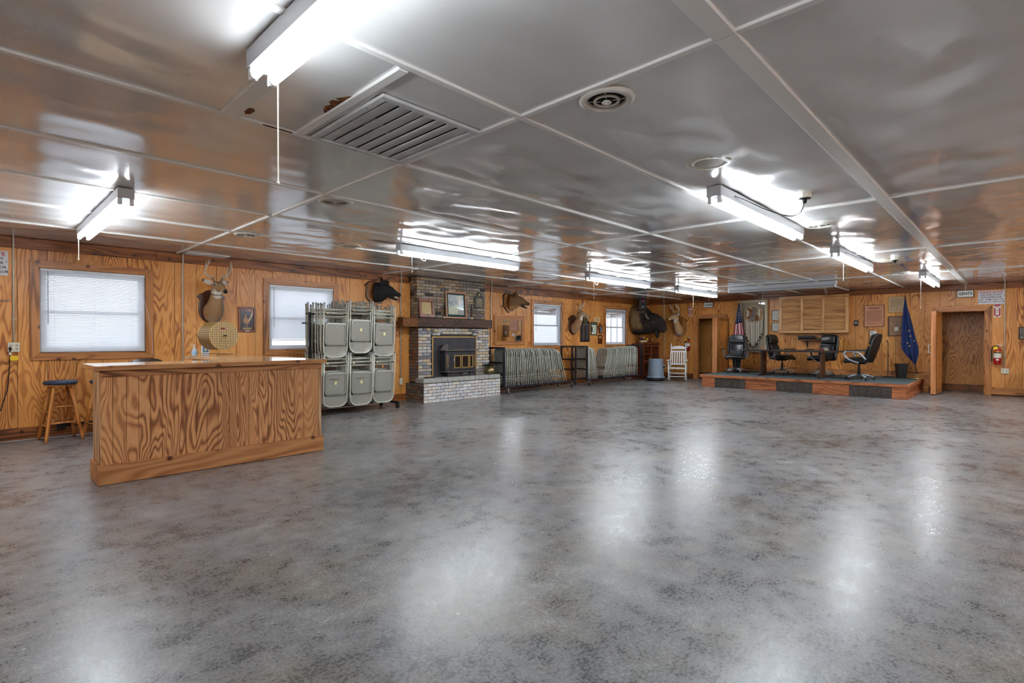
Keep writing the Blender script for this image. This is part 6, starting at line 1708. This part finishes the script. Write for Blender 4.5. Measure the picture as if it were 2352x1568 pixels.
MB().lathe([(0, 2.12), (.016, 2.12), (.012, 2.16), (.003, 2.22), (0, 2.22)], 8).build('finial', BRASS, T, smooth=True)
def usf(u, v_):
    z = 2.10 - v_ * 1.35
    l = -.015 - .19 * v_ ** .8; r_ = .015 + .20 * v_ ** 1.1
    return (l + (r_ - l) * u, -.03 - .03 * math.sin(u * PI * 4 + v_ * 1.5) * min(1, v_ * 2.5), z + .10 * (u - .5) * v_)
FB = m_cloth('flag blue', (28, 38, 84)); FR = m_cloth('flag red', (178, 22, 48)); FW = m_cloth('flag white', (232, 230, 234))
def usf2(u, v_): return usf(u, v_)
mb = MB(); mb.grid(lambda u, v_: usf(u, v_ * .46), 24, 20); o = mb.build('blue_canton', FB, T, smooth=True, fix=False); o.modifiers.new('s', 'SOLIDIFY').thickness = .003
N_ = 9
for k in range(N_):
    u0, u1 = k / N_, (k + 1) / N_
    # stripes hang slanted, cut off by the canton above
    o = MB().grid(lambda u, v_, u0=u0, u1=u1: usf(min(1, max(0, u0 + (u1 - u0) * u)), .46 + .54 * v_), 4, 18).build('stripe', FR if k % 2 == 0 else FW, T, smooth=True, fix=False)
    o.modifiers.new('s', 'SOLIDIFY').thickness = .003
for r in range(8):
    for c in range(1 + min(4, r // 1)):
        n_ = 1 + min(4, r); v_ = .09 + r * .045; u = (c + .5 + .25 * (r % 2)) / (n_ + .4)
        if u < .95: p = usf(u, v_); star((p[0], p[1] - .006, p[2]), .017, T, FW)
# ---------------------------------------------------------------- feather shield case
CREAM = plain('cream case paint', (206, 194, 164), .45)
CASEB = plain('beige case back', (178, 164, 140), .7)
T = thing('feather_shield_case', 'cream glass-fronted case holding a round hide shield with hanging feathers', 'display case', (XW, 5.875, .93), BACK)
hw_, h_, dp = .42, 1.59, .13
for (a, b, c, d, nm) in ((-hw_, hw_, 0, .06, 'case_side'), (-hw_, hw_, h_ - .06, h_, 'case_side'), (-hw_, -hw_ + .06, .06, h_ - .06, 'case_side'), (hw_ - .06, hw_, .06, h_ - .06, 'case_side')):
    MB().box(a, b, -dp, -.001, c, d).build(nm, CREAM, T, bevel=.004)
MB().box(-hw_ + .06, hw_ - .06, -.012, -.001, .06, h_ - .06).build('case_back', CASEB, T)
gp = MB(); gp.add([(-hw_ + .055, -dp + .02, .055), (hw_ - .055, -dp + .02, .055), (hw_ - .055, -dp + .02, h_ - .055), (-hw_ + .055, -dp + .02, h_ - .055)], [(0, 1, 2, 3)])
gp.build('glass_front', GLASS, T, fix=False)
MB().box(.20, .30, -.016, -.0125, .08, .19).build('caption_card', plain('tan card', (206, 158, 110), .6), T)
SH = thing('feather_shield', 'round hide shield with an eagle motif and pale feathers inside the cream case', 'shield', (XW - .05, 5.875, .93), BACK)
cz = 1.13; R_ = .285
MB().tube([(R_ * math.cos(k * PI / 20), 0, cz + R_ * math.sin(k * PI / 20)) for k in range(40)], .013, 8, closed=True).build('hoop', plain('pale hide binding', (222, 206, 172), .6), SH, smooth=True)
HIDE = m_paint('painted hide', [(92, 52, 24), (150, 92, 46), (196, 150, 100), (226, 206, 172), (120, 110, 104)], 7, (3, 4, 5), (1, 1, 1), .7)
MB().prism([(R_ * .93 * math.cos(k * PI / 16), cz + R_ * .93 * math.sin(k * PI / 16)) for k in range(32)], .006, .014).build('hide', HIDE, SH)
GREYF = m_paint('grey feather', [(70, 64, 60), (132, 122, 114), (190, 180, 170)], 18, (1, 1, 1), (1, 1, 3), .8); WHF = plain('white feather', (226, 220, 206), .8); BRF = plain('brown feather', (132, 84, 44), .8)
for (x_, z_, rx, rz, rot, mt) in ((.02, cz + .12, .07, .14, .3, GREYF), (.0, cz - .02, .10, .10, -.5, GREYF), (-.05, cz - .12, .09, .13, .5, GREYF), (.09, cz - .08, .05, .12, -.2, BRF), (-.17, cz + .06, .035, .13, .05, WHF), (.17, cz + .07, .03, .14, -.1, WHF), (-.1, cz + .16, .12, .035, .5, BRF), (-.13, cz - .06, .05, .04, 0, BRF)):
    MB().sphere((x_, -.008, z_), (rx, .012, rz), 14, 8, Matrix.Rotation(rot, 3, 'Y')).build('plume', mt, SH, smooth=True)
fx = [-.27, -.215, -.16, -.105, -.05, .0, .05, .105, .16, .215, .27]
fb = [.52, .42, .31, .22, .14, .12, .15, .22, .33, .44, .52]
for k, x_ in enumerate(fx):
    zt = cz - math.sqrt(max(0, R_ ** 2 - x_ ** 2)) * .75 + .03; zb = fb[k] + .02
    mb = MB(); n_ = 8
    pts = [(x_ * (1 - .1 * q / n_), -.012, zt + (zb - zt) * q / n_) for q in range(n_ + 1)]
    mb.tube(pts, [.008] + [.021] * (n_ - 2) + [.022, .012], 8); mb.build('feather', WHF if k % 3 else plain('ivory feather', (208, 194, 166), .8), SH, smooth=True)
    MB().tube([(x_ * .9, -.012, zb + .02), (x_ * .9, -.012, zb - .012)], .024, 8).build('feather_wrap', plain('dark wrap', (52, 36, 26), .7), SH)
    MB().sphere((x_ * .9, -.012, zb - .035), (.02, .016, .026), 10, 6).build('feather_tip', BRF if k % 2 else WHF, SH, smooth=True)
# ---------------------------------------------------------------- tambour cabinet
T = thing('tambour_cabinet', 'large oak wall cabinet with three slatted tambour panels above the stage', 'cabinet', (XW, 4.215, 1.51), BACK)
hw_, h_, dp = .875, 1.05, .2
MB().box(-hw_, hw_, -dp + .03, -.001, 0, .03).box(-hw_, hw_, -dp + .03, -.001, h_ - .03, h_).box(-hw_, -hw_ + .03, -dp + .03, -.001, .03, h_ - .03).box(hw_ - .03, hw_, -dp + .03, -.001, .03, h_ - .03).build('carcass', OAK, T)
MB().box(-hw_ + .03, hw_ - .03, -dp + .04, -.001, .03, h_ - .03).build('inner_back', WALLDK, T)
for (a, b, c, d, mt) in ((-hw_ - .01, hw_ + .01, h_ - .09, h_ + .01, OAK), (-hw_ - .01, hw_ + .01, -.01, .075, OAK), (-hw_ - .01, -hw_ + .075, .0755, h_ - .0905, OAKV), (hw_ - .075, hw_ + .01, .0755, h_ - .0905, OAKV)):
    o = MB().box(a, b, -dp - .005, -dp + .029, c, d).build('face_frame', mt, T, bevel=.005); o['seed'] = a
for xm in (-.272, .272):
    o = MB().box(xm - .035, xm + .035, -dp - .005, -dp + .029, .0755, h_ - .0905).build('mullion', OAKV, T, bevel=.004); o['seed'] = xm * 3
sl = {}
for pi_, (a, b) in enumerate(((-.798, -.309), (-.235, .235), (.309, .798))):
    n_ = 22; zh = (h_ - .17) / n_
    for k in range(n_):
        key = round(b - a, 3)
        if key not in sl: sl[key] = MB().prism([(-.0125, -zh * .48), (.004, -zh * .40), (.007, 0), (.004, zh * .40), (-.0125, zh * .48)], 0, b - a, Matrix.Rotation(-PI / 2, 4, 'Z')).mesh('slat', OAK)
        o = link('slat', sl[key], T); o.location = (a, -dp + .02, .08 + (k + .5) * zh); o['seed'] = (pi_ * 3.3 + k * 1.7) % 20
        o.rotation_euler = (0, 0, 0)
for s in (-.78, .78): MB().sphere((s, -dp - .008, .12), .012, 8, 6).build('knob', PAPER, T)
# shelf with players
T = thing('wall_shelf', 'small brown shelf on a black bracket under the oak cabinet', 'shelf', (XW, 4.26, 1.29), BACK)
MB().box(-.33, .33, -.26, -.001, 0, .02).build('board', FRAMEW, T, bevel=.003)
MB().bar((-.12, -.005, -.2), (-.12, -.005, 0), .02, .006, (0, 1, 0)).build('bracket', BLACK, T); MB().bar((-.12, -.01, -.2), (-.12, -.2, -.005), .02, .006).build('bracket_arm', BLACK, T)
T = thing('video_player', 'black video player on the small wall shelf', 'player', (XW - .13, 4.36, 1.311), BACK)
MB().box(-.215, .215, -.11, .11, 0, .085).build('case', BLACK, T, bevel=.005); MB().box(-.20, .20, -.1125, -.1105, .02, .06).build('front_panel', plain('glossy black', (14, 14, 16), .1), T)
T = thing('remote_box', 'slim black disc player stacked on the video player', 'player', (XW - .13, 4.40, 1.397), BACK)
MB().box(-.20, .20, -.10, .10, 0, .035).build('case', BLKMET, T, bevel=.004); MB().box(-.03, .03, -.1025, -.1005, .01, .02).build('display', plain('dim display', (60, 70, 84), .2), T)
T = thing('cable_box', 'small black box with looping cables at the right end of the shelf', 'box', (XW - .12, 4.03, 1.311), BACK)
MB().box(-.09, .09, -.08, .08, 0, .045).build('case', BLACK, T, bevel=.004)
for k in range(3): MB().tube(smooth3([(-.06 + k * .06, .06, .04), (-.05 + k * .07, .09, .13), (.0 + k * .06, .09, .16), (.03 + k * .05, .07, .08), (.02 + k * .05, .08, .03)]), .006, 6).build('cable', BLACK, T, smooth=True)
T = thing('sagging_cable', 'thin black cable sagging along the top of the back wall', 'cable', (XW - .035, 0, 0))
MB().tube(smooth3([(0, 7.6, 2.60), (0, 6.6, 2.585), (0, 5.6, 2.605), (0, 4.8, 2.60), (0, 4.2, 2.625), (0, 3.8, 2.59), (0, 3.2, 2.655)]), .008, 6).build('cable', BLACK, T, smooth=True)
# ---------------------------------------------------------------- corner: curio cabinet, flowers, trash can, rocking chair
T = thing('curio_cabinet', 'mahogany glass-door curio cabinet in the far corner', 'cabinet', (16.2, 9.42, 0))
hw_, h_, dp = .55, 1.14, .42
for (a, b, c, d, e, f_) in ((-hw_, -hw_ + .04, -dp, 0, .0, h_), (hw_ - .04, hw_, -dp, 0, .0, h_)): MB().box(a, b, c, d, e, f_).build('side_panel', MAHOG, T, bevel=.004)
MB().box(-hw_ + .04, hw_ - .04, -.02, 0, .0, h_).build('back_panel', FRAMEW, T)
for z in (.05, .48, .80): MB().box(-hw_ + .041, hw_ - .041, -dp + .03, -.021, z, z + .018).build('shelf', MAHOG, T)
MB().box(-hw_ - .02, hw_ + .02, -dp - .02, 0, h_, h_ + .03).build('top', MAHOG, T, bevel=.006)
MB().prism([(-hw_, 0), (hw_, 0), (hw_, .04), (hw_ * .7, .05), (hw_ * .35, .03), (hw_ * .2, .055), (-hw_ * .2, .055), (-hw_ * .35, .03), (-hw_ * .7, .05), (-hw_, .04)], -dp - .02, -dp, Matrix.Translation((0, 0, h_ + .031))).build('carved_crest', MAHOG, T)
for (a, b) in ((-hw_ + .041, -.003), (.003, hw_ - .041)):
    d_ = MB().box(a, a + .05, -dp, -dp + .022, .10, h_ - .02).box(b - .05, b, -dp, -dp + .022, .10, h_ - .02).box(a + .05, b - .05, -dp, -dp + .022, .10, .16).box(a + .05, b - .05, -dp, -dp + .022, h_ - .08, h_ - .02).box(a + .05, b - .05, -dp, -dp + .022, .56, .60).build('door', MAHOG, T)
    q_ = MB(); q_.add([(a + .045, -dp + .01, .155), (b - .045, -dp + .01, .155), (b - .045, -dp + .01, h_ - .075), (a + .045, -dp + .01, h_ - .075)], [(0, 1, 2, 3)]); q_.build('pane', GLASS, d_, fix=False)
TROPHY = plain('gold trophy', (206, 160, 70), .25, .9)
for k, (x_, z_, s) in enumerate(((-.30, .819, .8), (-.12, .819, 1.0), (.15, .819, .9), (.32, .819, .7), (-.2, .499, .9), (.22, .499, 1.1))):
    q = thing('gold_trophy', '%s gold trophy behind the curio cabinet glass' % ('small left upper', 'tall middle upper', 'tall right upper', 'small right upper', 'lower left', 'lower right')[k], 'trophy', (16.2 + x_, 9.22, z_), 0, 'trophies in the curio cabinet')
    MB().lathe([(0, 0), (.04 * s, 0), (.04 * s, .04 * s), (.012, .05 * s), (.012, .09 * s), (.035 * s, .12 * s), (.045 * s, .19 * s), (.04 * s, .19 * s), (.0, .13 * s)], 14).build('cup', TROPHY, q, smooth=True)
    MB().box(-.045 * s, .045 * s, -.045 * s, .045 * s, -.0005, .02).build('plinth', MAHOG, q)
T = thing('flower_basket', 'basket of yellow and purple flowers on the curio cabinet', 'flowers', (15.93, 9.15, h_ + .03))
MB().lathe([(0, 0), (.10, 0), (.13, .05), (.145, .11), (.135, .11), (.115, .05), (0, .02)], 20).build('basket', plain('pale wicker', (206, 182, 130), .7, nz=.2, nscale=60), T, smooth=True)
FLC = [plain('yellow petals', (236, 190, 40), .6), plain('purple petals', (74, 52, 130), .6), plain('red petals', (176, 50, 52), .6), plain('orange petals', (226, 128, 44), .6)]
GREENL = plain('green leaves', (52, 78, 40), .7)
for k in range(34):
    a, rr = random.random() * 2 * PI, random.random() ** .5 * .20; z_ = .13 + (.21 - rr) * .9 * random.uniform(.5, 1)
    c = Vector((rr * math.cos(a), rr * math.sin(a) * .8, z_)); mt = FLC[k % 4]
    mb = MB()
    for q in range(6): b = q * PI / 3; mb.sphere(c + Vector((.018 * math.cos(b), .018 * math.sin(b) * .6, .012 * math.sin(b))), (.016, .010, .014), 6, 4)
    mb.build('flower', mt, T, smooth=True)
for k in range(16):
    a = k * PI / 8; MB().tube([(.05 * math.cos(a), .05 * math.sin(a), .08), (.12 * math.cos(a), .10 * math.sin(a), .15), (.2 * math.cos(a), .14 * math.sin(a), .13 + .05 * (k % 3))], [.006, .014, .002], 5).build('leaf', GREENL, T)
T = thing('magazine_rack', 'small wooden letter rack on the curio cabinet', 'rack', (16.35, 9.18, h_ + .031))
MB().box(-.18, .18, -.09, .09, 0, .02).build('base', OAK, T); MB().box(-.18, .18, .05, .07, .02, .22).build('back_board', OAK, T); MB().box(-.18, .18, -.03, -.012, .02, .18).build('middle_board', OAK, T)
for k in range(4): MB().box(.02 + k * .045, .038 + k * .045, -.09, -.072, .02, .19).build('slat', OAK, T)
MB().box(-.16, .0, -.085, -.035, .021, .2).build('brown_book', FRAMEW, T)
# upturned trash can on its lid
T = thing('trash_can', 'grey plastic trash can turned upside down in front of the curio cabinet', 'trash can', (15.22, 8.30, 0))
MB().lathe([(.0, .70), (.20, .70), (.215, .685), (.22, .66), (.25, .16), (.255, .14), (.285, .135), (.29, .12), (.29, .10), (.26, .095), (0, .095)], 36).build('can', GREYPL, T, smooth=True)
for s in (-1, 1): MB().box(s * .30 - .03, s * .30 + .03, -.06, .06, .10, .135).build('handle', GREYPL, T, bevel=.008)
MB().lathe([(0, 0), (.25, 0), (.27, .02), (.26, .06), (.275, .08), (.24, .094), (0, .094)], 28).build('dolly', BLACK, T, smooth=True)
MB().box(.04, .13, -.262, -.2335, .42, .47, Matrix.Rotation(.0, 4, 'Z')).build('printed_mark', INK, T)
# rocking chair (local front = -y)
T = thing('rocking_chair', 'white wooden rocking chair in front of the corner deer', 'rocking chair', (15.62, 7.76, 0), math.radians(-68))
def rk(s, y): return .012 + .10 * (y / .42) ** 2
for s in (-1, 1):
    x_ = s * .25
    MB().tube([(x_, y / 100, rk(1, y / 100)) for y in range(-42, 47, 8)], .017, 8).build('rocker', WHITE, T, smooth=True)
    MB().tube([(x_, -.22, .05), (x_ * 1.02, -.225, .30), (x_ * 1.04, -.23, .64)], [.018, .020, .017], 10).build('front_post', WHITE, T, smooth=True)
    MB().tube([(x_, .20, .045), (x_ * .98, .22, .40), (x_ * .92, .30, .80), (x_ * .88, .38, 1.14)], [.018, .021, .019, .016], 10).build('back_post', WHITE, T, smooth=True)
    MB().sphere((x_ * .88, .385, 1.16), .022, 10, 8).build('finial', WHITE, T, smooth=True)
    MB().box(x_ * 1.04 - .045, x_ * 1.04 + .045, -.30, .27, .645, .668).build('armrest', WHITE, T, bevel=.008, seg=2)
    for z_ in (.17, .28): MB().tube([(x_, -.222, z_), (x_, .21, z_)], .011, 8).build('side_rung', WHITE, T, smooth=True)
for z_ in (.15, .26): MB().tube([(-.25, -.222, z_), (.25, -.222, z_)], .012, 8).build('front_rung', WHITE, T, smooth=True)
MB().tube([(-.25, .21, .2), (.25, .21, .2)], .011, 8).build('rear_rung', WHITE, T, smooth=True)
MB().box(-.25, .25, -.24, .22, .385, .425).build('seat', plain('woven white seat', (214, 210, 200), .7, nz=.25, nscale=90), T, bevel=.015, seg=2)
def yb_(z): return .22 + (z - .40) * .20
MB().prism([(-.215, 1.0), (.215, 1.0), (.215, 1.06), (.12, 1.095), (0, 1.105), (-.12, 1.095), (-.215, 1.06)], .345, .365).build('crest_rail', WHITE, T, bevel=.005)
MB().box(-.22, .22, .315, .335, .90, .95).build('upper_rail', WHITE, T, bevel=.005); MB().box(-.22, .22, .235, .255, .50, .545).build('lower_rail', WHITE, T, bevel=.005)
for k in range(6): x_ = -.175 + k * .07; MB().bar((x_, .245, .545), (x_, .325, .90), .032, .014, (0, 1, 0)).build('back_slat', WHITE, T)
